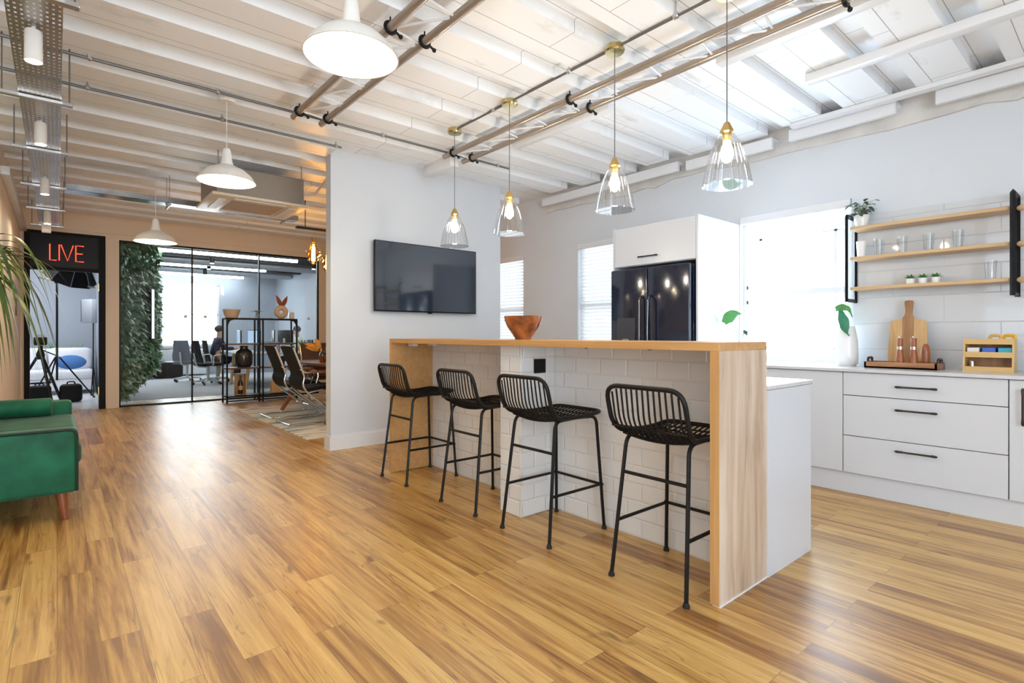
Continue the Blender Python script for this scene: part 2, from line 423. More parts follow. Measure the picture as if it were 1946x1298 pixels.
M['soil'] = mat('soil', (0.05, 0.035, 0.025), 0.9)
M['paper'] = mat('white_carton', (0.80, 0.77, 0.74), 0.5)
M['blue'] = mat('royal_blue_carton', (0.055, 0.14, 0.62), 0.4)
M['tealbox'] = mat('teal_carton', (0.04, 0.40, 0.56), 0.4)
M['yellow'] = mat('mustard_yellow', (0.68, 0.40, 0.03), 0.4)
M['rubber'] = mat('black_rubber', (0.01, 0.01, 0.01), 0.8)
M['greywall'] = mat('blue_grey_wall', (0.40, 0.43, 0.48), 0.7)
M['carpet'] = mat('grey_carpet', (0.42, 0.43, 0.46), 0.95, var=0.06, vscale=30)
M['darkceil'] = mat('black_ceiling', (0.02, 0.022, 0.026), 0.8)
M['duct'] = mat('grey_duct', (0.32, 0.34, 0.37), 0.4, metal=0.3)
M['mesh'] = mat('black_chair_mesh', (0.007, 0.007, 0.008), 0.6, spec=0.2, bump=0.3, bscale=90)
M['leather'] = mat('brown_leather', (0.075, 0.032, 0.02), 0.4)
M['greychair'] = mat('grey_chair_fabric', (0.16, 0.17, 0.20), 0.8)
M['plastic'] = mat('pale_grey_plastic', (0.55, 0.55, 0.54), 0.4)
M['whitefab'] = mat('white_upholstery', (0.80, 0.80, 0.84), 0.85, bump=0.2, bscale=12)
M['bluefab'] = mat('blue_cushion_fabric', (0.06, 0.17, 0.42), 0.85)
M['orange'] = mat('dried_orange_petals', (0.70, 0.32, 0.05), 0.7, var=0.3, vscale=10)
M['rust'] = mat('rust_brown_leaf', (0.30, 0.085, 0.04), 0.6)
M['sand'] = mat('sand_ceramic', (0.70, 0.55, 0.38), 0.6)
M['skin'] = mat('skin', (0.55, 0.30, 0.22), 0.55)
M['hair'] = mat('dark_hair', (0.02, 0.014, 0.012), 0.55)
M['navy'] = mat('navy_cloth', (0.02, 0.028, 0.055), 0.85)
M['palegreen'] = mat('pale_green_cloth', (0.48, 0.56, 0.40), 0.85)
M['pink'] = mat('pink_cloth', (0.60, 0.27, 0.24), 0.85)
M['vasemat'] = mat('smoky_black_vase', (0.02, 0.02, 0.02), 0.25, coat=0.4)
M['acgrey'] = mat('grey_metal_case', (0.30, 0.27, 0.24), 0.4, metal=0.4)
M['acwhite'] = mat('ivory_grille', (0.74, 0.66, 0.54), 0.4)
# lit things
M['win'] = emis('daylit_pane', (0.70, 0.86, 1.0), L_WIN)
M['blindwin'] = emis('daylit_blind_pane', (0.82, 0.92, 1.0), 3.2)
M['rearwin'] = emis('daylit_rear_pane', (0.76, 0.88, 1.0), L_REAR)
M['leftwin'] = emis('added_left_pane', (0.78, 0.89, 1.0), L_LEFT)
M['sidewin'] = emis('added_side_pane', (0.78, 0.89, 1.0), L_SIDE)
M['offwin'] = emis('daylit_office_blind', (0.88, 0.95, 1.0), L_OFFWIN)
M['dome_bulb'] = emis('warm_dome_bulb', (1.0, 0.78, 0.48), L_DOME)
M['glass_bulb'] = emis('warm_white_bulb', (1.0, 0.88, 0.72), L_GLASS)
M['spot_lens'] = emis('warm_spot_lens', (1.0, 0.80, 0.55), L_SPOT)
M['edison'] = emis('amber_filament', (1.0, 0.62, 0.22), L_EDISON)
M['tubelight'] = emis('cool_tube', (0.88, 0.95, 1.0), L_TUBE)
M['studio'] = emis('softbox_diffuser', (0.90, 0.95, 1.0), L_STUDIO)
M['neon'] = emis('red_neon', (1.0, 0.10, 0.05), 1.6)
M['edgez'] = wood('honey_oak_upright_edge', [(0.46, 0.235, 0.082), (0.58, 0.335, 0.13)], 'Z', 1.6, 0.4, 20)
M['steeldark'] = mat('dark_polished_steel', (0.16, 0.16, 0.18), 0.15, metal=1)
M['acgrille'] = mat('tan_intake_mesh', (0.45, 0.36, 0.25), 0.6, bump=0.5, bscale=150)
M['palmdark'] = mat('dark_palm_leaf', (0.055, 0.12, 0.03), 0.4, var=0.4, vscale=4)
M['leatherblack'] = mat('black_leather', (0.012, 0.013, 0.016), 0.3)
M['panelglow'] = emis('slim_panel_light', (0.92, 0.96, 1.0), 1.6)
M['screenlit'] = emis('monitor_glow', (0.55, 0.75, 1.0), 0.8)
m_, t_, b_ = nt('brush_mark_rug')
tc_ = t_.nodes.new('ShaderNodeTexCoord'); mp_ = t_.nodes.new('ShaderNodeMapping'); mp_.inputs['Scale'].default_value = (1.2, 4.5, 1)
n_ = t_.nodes.new('ShaderNodeTexNoise'); n_.inputs['Scale'].default_value = 1.6; n_.inputs['Detail'].default_value = 5; n_.inputs['Distortion'].default_value = 0.8
r_ = t_.nodes.new('ShaderNodeValToRGB'); r_.color_ramp.elements[0].position = 0.34; r_.color_ramp.elements[0].color = (0.30, 0.40, 0.45, 1)
r_.color_ramp.elements[1].position = 0.52; r_.color_ramp.elements[1].color = (0.82, 0.80, 0.72, 1)
t_.links.new(tc_.outputs['Object'], mp_.inputs[0]); t_.links.new(mp_.outputs[0], n_.inputs['Vector']); t_.links.new(n_.outputs['Fac'], r_.inputs[0]); t_.links.new(r_.outputs[0], b_.inputs['Base Color'])
b_.inputs['Roughness'].default_value = 0.95
M['rugmat'] = m_
# ------------------------------------------------------------------ room shell
XL, XR, YB, YN = -1.6, 4.95, 10.35, -3.5
ZD, ZJ = 2.98, 2.905           # deck and joist undersides
struct(MB().b(XL, 5.3, YN, 18.0, -0.06, 0).build('floor', M['floor']))
c = MB().b(XL, 5.1, YN, YB, ZD, ZD + 0.06)
k = 0; per = 0.47
for k in range(int((YB - YN) / per)):
    y = YN + per * k
    jw = 0.30 if y < 2.6 else 0.27
    x1 = 4.80 - 0.05 * ((k * 7) % 3)
    if y + jw > 5.14 and y < 5.30: x1 = 2.03
    if y + jw < YB - 0.02: c.b(XL, x1, y, y + jw, ZJ, ZD)
struct(c.build('ceiling', M['ceil'], smooth=0))

def wall_x(x0, x1, ya, yb, za, zb, holes):
    """wall slab between x0 and x1 with rectangular holes (y0,y1,z0,z1)"""
    m = MB(); ys = sorted({ya, yb, *[h[0] for h in holes], *[h[1] for h in holes]})
    for a, b_ in zip(ys, ys[1:]):
        hs = sorted([h for h in holes if h[0] <= a and h[1] >= b_], key=lambda h: h[2])
        z = za
        for h in hs:
            if h[2] > z + 1e-6: m.b(x0, x1, a, b_, z, h[2])
            z = h[3]
        if zb > z + 1e-6: m.b(x0, x1, a, b_, z, zb)
    return m
def wall_y(y0, y1, xa, xb, za, zb, holes):
    m = MB(); xs = sorted({xa, xb, *[h[0] for h in holes], *[h[1] for h in holes]})
    for a, b_ in zip(xs, xs[1:]):
        hs = sorted([h for h in holes if h[0] <= a and h[1] >= b_], key=lambda h: h[2])
        z = za
        for h in hs:
            if h[2] > z + 1e-6: m.b(a, b_, y0, y1, z, h[2])
            z = h[3]
        if zb > z + 1e-6: m.b(a, b_, y0, y1, z, zb)
    return m
W1 = (1.53, 2.465, 0.90, 2.255); W2 = (3.55, 4.55, 0.75, 2.27); W3 = (5.57, 6.60, 0.75, 2.25); W4 = (-2.6, -1.2, 0.9, 2.27)
struct(wall_x(XR, XR + 0.15, YN, YB, 0, ZD, [W1, W2, W3, W4]).build('wall_right', M['wall'], smooth=0))
RW = [(-1.45, 0.65, 0.12, 2.78)]
struct(wall_y(YN - 0.15, YN, XL, XR, 0, ZD, [(a, b_, c_, d) for a, b_, c_, d in RW]).build('wall_rear', M['wall'], smooth=0))
LW = [(-2.9, -0.9, 0.45, 2.78), (-0.3, 1.7, 0.45, 2.78)]
struct(wall_x(XL - 0.12, XL, YN, 6.8, 0, ZD, LW).build('wall_left', M['cream'], smooth=0))
struct(MB().b(XL - 0.12, -0.4, 6.8, 6.9, 0, ZD).build('wall_return', M['cream'], smooth=0))
struct(MB().b(-0.52, -0.4, 6.9, YB, 0, ZD).build('wall_passage', M['cream'], smooth=0))
struct(wall_y(YB, YB + 0.12, -0.52, XR, 0, ZD, [(-0.36, 0.57, 0, 2.655), (0.74, 3.88, 0, 2.62)]).build('wall_back', M['cream'], smooth=0))
struct(MB().b(2.05, 4.2, 5.16, 5.28, 0, ZD).build('wall_partition', M['wall'], smooth=0))
# skirting
struct(MB().b(2.05, 4.2, 5.144, 5.16, 0, 0.13).b(2.05, 4.2, 5.150, 5.16, 0.13, 0.15).b(2.036, 2.05, 5.144, 5.294, 0, 0.14).build('baseboard_partition', M['trim'], smooth=0))
struct(MB().b(-0.4, -0.385, 6.9, YB, 0, 0.11).build('baseboard_left', M['cream'], smooth=0))
struct(MB().b(0.575, 0.735, YB - 0.014, YB, 0, 0.11).build('baseboard_back', M['cream'], smooth=0))
# bulkhead line on the back wall, strip on the left wall
struct(MB().b(-0.4, 4.9, YB - 0.02, YB, 2.70, 2.715).build('trim_1', M['cream'], smooth=0))
struct(MB().b(-0.4, -0.33, 6.8, YB, 2.62, 2.70, 0.008).build('trim_2', M['trim']))
# kitchen wall head: raw plaster band, ragged below, and white boards in front of it
m = MB(); pts = []
yy = YN; rnd = random.Random(3)
while yy < 5.1:
    pts.append((yy, 2.735 + rnd.uniform(-0.018, 0.022) + (0.025 if 2.6 < yy < 3.2 else 0))); yy += rnd.uniform(0.12, 0.3)
pts.append((5.1, 2.74))
poly = [(p[0], p[1]) for p in pts] + [(5.1, ZD), (YN, ZD)]
m.prism(poly, 0.03, Matrix(((0, 0, 1, XR - 0.03), (1, 0, 0, 0), (0, 1, 0, 0), (0, 0, 0, 1))))
struct(m.build('trim_3', M['plaster'], smooth=0))
m = MB()
for a, b_, z0, xo in ((-2.2, 0.95, 2.785, 0.02), (1.18, 1.95, 2.79, 0.0), (2.1, 2.95, 2.78, 0.03), (3.02, 5.0, 2.79, 0.0)):
    m.b(4.76 + xo, 4.80 + xo, a, b_, z0, z0 + 0.10, 0.004, 1)
    m.b(4.80 + xo, 4.92, a, b_, z0 + 0.08, z0 + 0.10)
m.b(4.66, 4.74, -2.4, 1.9, 2.87, 2.905, 0.004, 1)
struct(m.build('trim_4', M['trim']))
struct(MB().b(3.85, 3.93, -2.5, 1.47, 2.845, 2.90, 0.005).build('trim_5', M['trim']))
struct(MB().b(3.19, 3.27, 2.62, 3.75, 2.86, 2.905, 0.004).build('trim_6', M['trim']))
struct(MB().b(3.19, 3.27, 0.2, 1.75, 2.86, 2.905, 0.004).build('trim_7', M['trim']))
struct(MB().b(2.93, 3.03, 4.38, 4.86, 2.80, 2.905, 0.005).build('trim_8', M['trim']))
struct(MB().b(4.90, 4.95, 0.40, 0.46, 0.90, 2.74, 0.004).build('trim_9', M['trim']))

# windows
def window(n, W, mat_, blinds, x=XR, tilt=0.0):
    y0, y1, z0, z1 = W
    f = MB()
    for a, b_ in ((y0, y0 + 0.05), (y1 - 0.05, y1)): f.b(x + 0.07, x + 0.13, a, b_, z0, z1)
    for a, b_ in ((z0, z0 + 0.06), (z1 - 0.05, z1)): f.b(x + 0.07, x + 0.13, y0, y1, a, b_)
    zm = 1.52 if n == 1 else 1.5
    f.b(x + 0.065, x + 0.125, y0, y1, zm - 0.025, zm + 0.025)
    if n == 1:
        for yy in (1.675, 2.31): f.b(x + 0.085, x + 0.125, yy - 0.012, yy + 0.012, z0, z1)
        for zz in (2.03, 1.02): f.b(x + 0.085, x + 0.125, y0, y1, zz - 0.008, zz + 0.008)
    f.b(x - 0.03, x + 0.13, y0, y1, z0 - 0.03, z0 - 0.001) if n != 1 else None
    fr = struct(f.build('window_%d' % n, M['trim'], smooth=0))
    p = MB().b(x + 0.125, x + 0.135, y0, y1, z0, z1).build('pane', mat_, fr, smooth=0)
    if n in (1, 2):
        h = MB()
        for zz in (1.43, 1.57): h.b(x + 0.055, x + 0.07, (y0 + 0.06) if n == 2 else y1 - 0.05, (y0 + 0.075) if n == 2 else y1 - 0.035, zz, zz + 0.03)
        h.build('latch', M['bronze'], fr, smooth=0)
    MB().b(x - 0.02, x + 0.06, y0 + 0.004, y1 - 0.004, z1 - 0.075, z1 - 0.002, 0.004, 1).build('blind_cassette', M['trim'], fr)
    if blinds:
        s = MB(); z = z1 - 0.10
        while z > z0 + 0.02:
            s.box((x + 0.035, (y0 + y1) / 2, z), (0.042, y1 - y0 - 0.03, 0.0022), rot=Matrix.Rotation(math.radians(64), 3, 'Y'))
            z -= 0.045
        s.build('venetian_slats', M['slat'], fr, smooth=0)
    return fr
M['slat'], _t, _b = nt('backlit_blind_slat')
_b.inputs['Base Color'].default_value = (0.86, 0.87, 0.88, 1); _b.inputs['Roughness'].default_value = 0.5
_mx = _t.nodes.new('ShaderNodeMixShader'); _tl = _t.nodes.new('ShaderNodeBsdfTranslucent'); _tl.inputs[0].default_value = (0.9, 0.92, 0.94, 1)
_mx.inputs[0].default_value = 0.5
_t.links.new(_b.outputs[0], _mx.inputs[1]); _t.links.new(_tl.outputs[0], _mx.inputs[2]); _t.links.new(_mx.outputs[0], _t.nodes['Material Output'].inputs[0])
window(1, W1, M['win'], False)
window(2, W2, M['blindwin'], True)
window(3, W3, M['blindwin'], True)
window(4, W4, M['sidewin'], False)  # out of view, added to throw light on the fridge's side panel
for i, (a, b_, z0, z1) in enumerate(RW):
    f = MB()
    for q in (a, (a + b_) / 2 - 0.03, b_ - 0.06): f.b(q, q + 0.06, YN - 0.11, YN - 0.05, z0, z1)
    for q in (z0, 1.6, z1 - 0.06): f.b(a, b_, YN - 0.11, YN - 0.05, q, q + 0.06)
    fr = struct(f.build('window_%d' % (5 + i), M['trim'], smooth=0))
    MB().b(a, b_, YN - 0.13, YN - 0.12, z0, z1).build('pane', M['rearwin'], fr, smooth=0)

for i, (a, b_, z0, z1) in enumerate(LW):  # added windows out of view, fill for ceiling, floor and bar front
    f = MB()
    for q in (a, (a + b_) / 2 - 0.03, b_ - 0.06): f.b(XL - 0.11, XL - 0.05, q, q + 0.06, z0, z1)
    for q in (z0, 1.6, z1 - 0.06): f.b(XL - 0.11, XL - 0.05, a, b_, q, q + 0.06)
    fr = struct(f.build('window_%d' % (11 + i), M['trim'], smooth=0))
    MB().b(XL - 0.13, XL - 0.12, a, b_, z0, z1).build('pane', M['leftwin'], fr, smooth=0)

# studio door: black frame, transom panel
d = struct(MB().b(-0.36, -0.30, YB - 0.02, YB + 0.13, 0, 2.655).b(0.49, 0.57, YB - 0.02, YB + 0.13, 0, 2.655).b(-0.30, 0.49, YB - 0.02, YB + 0.13, 2.62, 2.655).b(-0.30, 0.49, YB - 0.0, YB + 0.1, 2.09, 2.14).build('door_1', M['blackm'], smooth=0))
MB().b(-0.30, 0.49, YB + 0.02, YB + 0.06, 2.14, 2.62).build('transom_panel', M['black'], d, smooth=0)
for z in (1.80, 0.22):
    MB().b(0.478, 0.492, YB - 0.022, YB + 0.03, z, z + 0.12, 0.002, 1).build('hinge', M['brass'], d)

# glass front of the office
def glass_panel(n, x0, x1):
    f = MB()
    f.b(x0, x0 + 0.02, YB + 0.02, YB + 0.07, 0, 2.62).b(x0, x1, YB + 0.02, YB + 0.07, 2.59, 2.62).b(x0, x1, YB + 0.02, YB + 0.07, 0, 0.025)
    if n == 3: f.b(x1 - 0.03, x1, YB + 0.02, YB + 0.07, 0, 2.62)
    fr = struct(f.build('window_%d' % (6 + n), M['black'], smooth=0))
    MB().b(x0 + 0.02, x1, YB + 0.04, YB + 0.05, 0.025, 2.59).build('pane', M['glass'], fr, smooth=0)
    dots = MB()
    for k in range(3):
        xx = x0 + 0.18 + k * 0.35
        if n == 1 and k < 2: continue
        dots.b(xx, xx + 0.05, YB + 0.036, YB + 0.039, 1.42, 1.47)
    if n != 1 or True: dots.build('frosted_dots', M['ceramic'], fr, smooth=0)
    return fr
glass_panel(1, 0.74, 1.73); glass_panel(2, 1.73, 2.79); glass_panel(3, 2.79, 3.88)

# rooms beyond the back wall
YF = 17.5
struct(MB().b(0.70, 5.2, YB + 0.12, YF, 2.98, 3.04).build('ceiling_office', M['darkceil'], smooth=0))
OW = (2.17, 3.62, 0.85, 2.60)
struct(wall_y(YF, YF + 0.12, 0.6, 5.3, 0, ZD, [OW]).build('wall_far', M['greywall'], smooth=0))
struct(MB().b(5.2, 5.32, YB + 0.12, YF, 0, ZD).build('wall_office_side', M['greywall'], smooth=0))
struct(MB().b(0.62, 0.70, YB + 0.12, YF, 0, ZD).build('wall_studio_side', M['greywall'], smooth=0))
struct(MB().b(0.70, 5.2, 11.25, YF, 0, 0.006).build('floor_office', M['carpet'], smooth=0))
f = MB()
x0, x1, z0, z1 = OW
for q in (x0, x1 - 0.05): f.b(q, q + 0.05, YF + 0.03, YF + 0.08, z0, z1)
for q in (z0, 1.70, z1 - 0.05): f.b(x0, x1, YF + 0.03, YF + 0.08, q, q + 0.025)
f.b(x0 - 0.04, x1 + 0.04, YF - 0.03, YF + 0.03, z0 - 0.04, z0)
fr = struct(f.build('window_10', M['trim'], smooth=0))
MB().b(x0, x1, YF + 0.085, YF + 0.095, z0, z1).build('pane', M['offwin'], fr, smooth=0)
# black beams under the office ceiling
m = MB()
for yy in (11.6, 13.2, 15.2, 16.6): m.b(0.72, 5.2, yy, yy + 0.16, 2.82, 2.98)
struct(m.build('trim_10', M['darkceil'], smooth=0))
# studio shell
struct(MB().b(-2.2, 0.62, 14.6, 14.7, 0, ZD).build('wall_studio_back', M['greywall'], smooth=0))
struct(MB().b(-2.3, -2.2, YB + 0.12, 14.7, 0, ZD).build('wall_studio_left', M['greywall'], smooth=0))
struct(MB().b(-2.2, 0.62, YB + 0.12, 14.7, 2.98, 3.04).build('ceiling_studio', M['trim'], smooth=0))
struct(MB().b(-2.2, 0.62, YB + 0.1, 14.6, 0, 0.006).build('floor_studio', M['ceramic'], smooth=0))
# ------------------------------------------------------------------ breakfast bar and island
BX0, BX1, BY0, BY1, BZ = 2.10, 2.54, 1.137, 4.035, 1.107
bar = thing('breakfast_bar', 'long oak waterfall bar counter standing between the stools and the white island', 'bar counter', (2.32, 2.586, 0))
def rel(o, root):
    o.parent = root
    o.matrix_parent_inverse = Matrix.Translation(-Vector(root.location))
    return o
def relall(objs, root):
    for o in objs: rel(o, root)
def wedge_top():
    m = MB()
    m.b(BX0, BX1, BY0, BY1, BZ - 0.036, BZ, 0.0015, 1)
    return m
rel(wedge_top().build('bar_top', M['edge']), bar)
e1 = rel(MB().b(BX0 + 0.002, BX1, BY0, BY0 + 0.04, 0.004, BZ - 0.036, 0.0015, 1).build('end_panel', M['panel']), bar)
e1['label'] = 'oak end panel with daylight paleness in its colour and long vertical grain'
# golden edge banding on the two upright front edges
rel(MB().b(BX0 - 0.001, BX0 + 0.002, BY0, BY0 + 0.04, 0.004, BZ - 0.036).build('edge_band', M['edgez']) if 'edgez' in M else MB().b(BX0 - 0.001, BX0 + 0.002, BY0, BY0 + 0.04, 0.004, BZ - 0.036).build('edge_band', M['edge']), bar)
rel(MB().b(BX0, BX1, BY1 - 0.04, BY1, 0.004, BZ - 0.036, 0.0015, 1).build('end_panel', M['edge']), bar)
rel(MB().b(BX0 + 0.002, BX1, BY0 - 0.004, BY0 + 0.03, 0, 0.006).build('base_strip', M['trim'], smooth=0), bar)
for yy, xx in ((3.86, 2.22), (3.92, 2.44)):
    rel(MB().b(xx - 0.02, xx + 0.02, yy - 0.05, yy + 0.05, BZ - 0.062, BZ - 0.036, 0.006).build('fixing_block', M['trim']), bar)
for yy in (1.62, 2.05):
    rel(MB().cyl((2.3, yy, BZ - 0.036), (2.3, yy, BZ - 0.046), 0.008, 10).build('fixing_screw', M['bronze']), bar)

isl = thing('kitchen_island', 'white island base with metro tiled bar side standing under the oak bar', 'kitchen island', (2.77, 2.586, 0))
rel(MB().b(2.49, 2.54, BY0 + 0.042, BY1 - 0.042, 0, BZ - 0.037).build('tiled_wall', M['tile'], smooth=0), isl)
pil = rel(MB().b(2.193, 2.489, 2.491, 2.694, 0, BZ - 0.037, 0.003, 1).build('tiled_pillar', M['tile']), isl)
s_ = rel(MB().b(2.30, 2.40, 2.482, 2.491, 0.895, 0.985, 0.003, 1).build('power_socket', M['blackm']), isl); s_['label'] = 'black double power socket plate'
rel(MB().b(2.541, 3.03, BY0 + 0.042, BY1 - 0.01, 0.10, 0.88).build('carcass', M['cab'], smooth=0), isl)
rel(MB().b(2.541, 3.04, BY0 - 0.007, BY0 + 0.041, 0, 0.878).build('side_panel', M['cab'], smooth=0), isl)
rel(MB().b(2.60, 2.98, BY0 + 0.05, BY1 - 0.02, 0, 0.10).build('plinth', M['cab'], smooth=0), isl)
rel(MB().b(2.541, 3.06, BY0 - 0.012, BY1 - 0.005, 0.88, 0.90, 0.003, 1).build('island_worktop', M['top']), isl)

# ------------------------------------------------------------------ bar stools (facing the bar, +x)
def make_stool():
    t = thing('bar_stool', '', 'bar stool', group='black wire bar stools along the oak bar')
    for sx in (-1, 1):
        for sy in (-1, 1):
            top = (-0.15, sy * 0.165, 0.662) if sx < 0 else (0.19, sy * 0.165, 0.662)
            foot = (sx * 0.225, sy * 0.197, 0.012)
            mid = (0.02, sy * 0.165, 0.668)
            l = MB().tube(fillet([foot, top, mid], [0, 0.05, 0]), 0.0095, 8).build('leg', M['black'], t)
            MB().lathe([(0.0, 0), (0.015, 0), (0.015, 0.008), (0.010, 0.022), (0, 0.022)], (sx * 0.2255, sy * 0.1972, 0), 12).build('foot_cap', M['rubber'], l)
    def on(sx, sy, z):
        k = (z - 0.012) / 0.65
        tx = -0.15 if sx < 0 else 0.19
        return (sx * 0.225 + (tx - sx * 0.225) * k, sy * (0.197 + (0.165 - 0.197) * k), z)
    MB().cyl(on(-1, -1, 0.49), on(-1, 1, 0.49), 0.0085, 8).build('stretcher', M['black'], t)
    MB().cyl(on(1, -1.07, 0.262), on(1, 1.07, 0.262), 0.0085, 8).build('stretcher', M['black'], t)
    for sy in (-1, 1): MB().cyl(on(-1, sy, 0.262), on(1, sy, 0.262), 0.0085, 8).build('stretcher', M['black'], t)
    # one bent rod outlines backrest and seat
    prof = [(-0.262, 0.905), (-0.215, 0.735), (-0.165, 0.683), (0.05, 0.672), (0.225, 0.690)]
    L_ = [(x, 0.205 if i < 2 else (0.195 if i < 3 else 0.185), z) for i, (x, z) in enumerate(prof)]
    loop = L_ + [(x, -y, z) for x, y, z in L_[::-1]]
    rad = [0.075, 0.05, 0.05, 0.1, 0.06]; rad = rad + rad[::-1]
    MB().tube(fillet(loop, rad, 6, True), 0.0112, 10, True).build('seat_frame', M['black'], t)
    w_ = MB(); n = 13
    for k in range(n):
        yy = -0.175 + 0.35 * k / (n - 1)
        e = abs(yy) / 0.175
        ztop = 0.905 - (0.03 * e ** 4); xtop = -0.262 + 0.012 * e ** 4
        dip = 0.02 * (1 - e * e)
        w_.tube(fillet([(xtop, yy, ztop), (-0.222 - dip, yy, 0.735), (-0.16, yy, 0.672 - dip), (0.05, yy * 0.97, 0.664 - dip), (0.222, yy * 0.95, 0.688)], [0, 0.05, 0.05, 0.1, 0], 4), 0.0046, 6)
    w_.build('back_wires', M['black'], t)
    s2 = MB()
    for k in range(10):
        xx = -0.155 + 0.035 * k
        pts = []
        for j in range(9):
            q = -1 + j / 4
            zz = (0.676 if xx < 0.06 else 0.672 + (xx - 0.06) * 0.1) - 0.02 * (1 - q * q) * (1 if xx < 0.15 else 0.4) - 0.004
            pts.append((xx, q * 0.183, zz))
        s2.tube(pts, 0.0046, 6)
    s2.build('seat_wires', M['black'], t)
    MB().cyl((-0.215, -0.20, 0.715), (-0.215, 0.20, 0.715), 0.006, 8).build('back_rail', M['black'], t)
    return t
st = make_stool()
SP = [((2.225, 1.425), 'black wire bar stool nearest the daylight-paled oak end panel of the bar'),
      ((2.225, 2.240), 'black wire bar stool in front of the tiled pillar with the black socket'),
      ((2.225, 2.900), 'black wire bar stool second from the television wall, half hidden by the tiled pillar'),
      ((2.225, 3.770), 'black wire bar stool tucked beside the golden inner end panel near the television wall')]
for i, ((x, y), lab) in enumerate(SP):
    if i == 0: st.location = (x, y, 0); st['label'] = lab
    else: dup(st, (x, y, 0), lab)

# striped bowl on the bar
tag(MB().lathe([(0, 0.0), (0.052, 0.0), (0.056, 0.012), (0.078, 0.045), (0.106, 0.085), (0.122, 0.125), (0.128, 0.156), (0.120, 0.156), (0.112, 0.120), (0.095, 0.082), (0.060, 0.04), (0, 0.03)], n=40).build('wooden_bowl', M['bowl']),
    'deep striped wooden bowl standing on the oak bar top', 'bowl').location = (2.36, 2.66, BZ)

# ------------------------------------------------------------------ television
tv = thing('television', 'large black flat television mounted on the white partition wall', 'television', (3.122, 5.095, 1.75))
MB().box((0, 0, 0), (1.294, 0.03, 0.735), 0.006).build('bezel', M['black'], tv)
MB().box((0, -0.0165, 0.003), (1.276, 0.003, 0.712), 0.001, 1).build('screen', M['screen'], tv)
MB().box((0, 0.0375, 0), (0.6, 0.045, 0.4), 0.005).build('wall_bracket', M['black'], tv)
MB().box((0.02, -0.004, -0.374), (0.05, 0.018, 0.012), 0.003).build('sensor', M['black'], tv)

# ------------------------------------------------------------------ fridge and its housing
FX0, FX1, FY0, FY1, FZ = 4.22, 4.945, 2.476, 3.405, 2.185
hz = thing('fridge_housing', 'tall white cabinet surround built around the black fridge', 'tall cabinet', (4.58, 2.94, 0))
rel(MB().b(FX0, FX1, FY0, FY0 + 0.02, 0, FZ).build('side_panel', M['cab'], smooth=0), hz)
rel(MB().b(FX0, FX1, FY1 - 0.02, FY1, 0, FZ).build('side_panel', M['cab'], smooth=0), hz)
rel(MB().b(FX0 + 0.022, FX1, FY0 + 0.021, FY1 - 0.021, 1.80, FZ - 0.003).build('carcass', M['cab'], smooth=0), hz)
dr = rel(MB().b(FX0, FX0 + 0.02, FY0 + 0.023, FY1 - 0.023, 1.805, FZ - 0.012, 0.001, 1).build('door', M['cab']), hz)
def pull(length):
    """black tapered bar handle along y, front towards -x, centred"""
    m = MB(); h = length / 2
    m.tube([(-0.028, -h, 0), (-0.030, -h * 0.9, 0), (-0.031, -h * 0.6, 0), (-0.031, h * 0.6, 0), (-0.030, h * 0.9, 0), (-0.028, h, 0)], [0.005, 0.0085, 0.006, 0.006, 0.0085, 0.005], 10)
    for s in (-1, 1): m.cyl((0, s * h * 0.72, 0), (-0.03, s * h * 0.72, 0), 0.005, 8)
    return m
o = pull(0.22).build('handle', M['bronze'], dr); o.location = (FX0, 2.98, 1.875); o.matrix_parent_inverse = Matrix()
fg = thing('fridge', 'black french door fridge with water dispenser, set into the white cabinet surround', 'fridge', (4.55, 2.94, 0))
rel(MB().b(4.23, 4.90, FY0 + 0.045, FY1 - 0.04, 0.02, 1.765, 0.004, 1).build('body', M['fridge']), fg)
fy0, fym, fy1 = FY0 + 0.045, 2.955, FY1 - 0.025
for a, b_, side in ((fy0, fym - 0.003, 1), (fym + 0.003, fy1, -1)):
    d_ = rel(MB().b(4.155, 4.225, a, b_, 0.72, 1.765, 0.012, 3).build('door', M['fridge']), fg)
    hy = b_ - 0.045 if side > 0 else a + 0.045
    h = MB().tube(fillet([(4.155, hy, 0.80), (4.10, hy, 0.83), (4.092, hy + side * 0.004, 1.15), (4.10, hy, 1.47), (4.155, hy, 1.50)], [0, 0.03, 0.1, 0.03, 0], 5), 0.011, 10).build('handle', M['steeldark'], d_)
    if side < 0:
        dp = MB().b(4.150, 4.156, 3.09, 3.30, 0.98, 1.30, 0.002, 1).build('dispenser_panel', M['dispenser'], d_)
        MB().b(4.138, 4.15, 3.16, 3.23, 1.06, 1.10, 0.002, 1).build('dispenser_paddle', M['steel'], d_)
dz = rel(MB().b(4.155, 4.225, fy0, fy1, 0.06, 0.71, 0.012, 3).build('freezer_drawer', M['fridge']), fg)
MB().tube(fillet([(4.155, fy0 + 0.1, 0.62), (4.10, fy0 + 0.12, 0.62), (4.10, fy1 - 0.12, 0.62), (4.155, fy1 - 0.1, 0.62)], 0.03, 5), 0.011, 10).build('handle', M['steeldark'], dz)

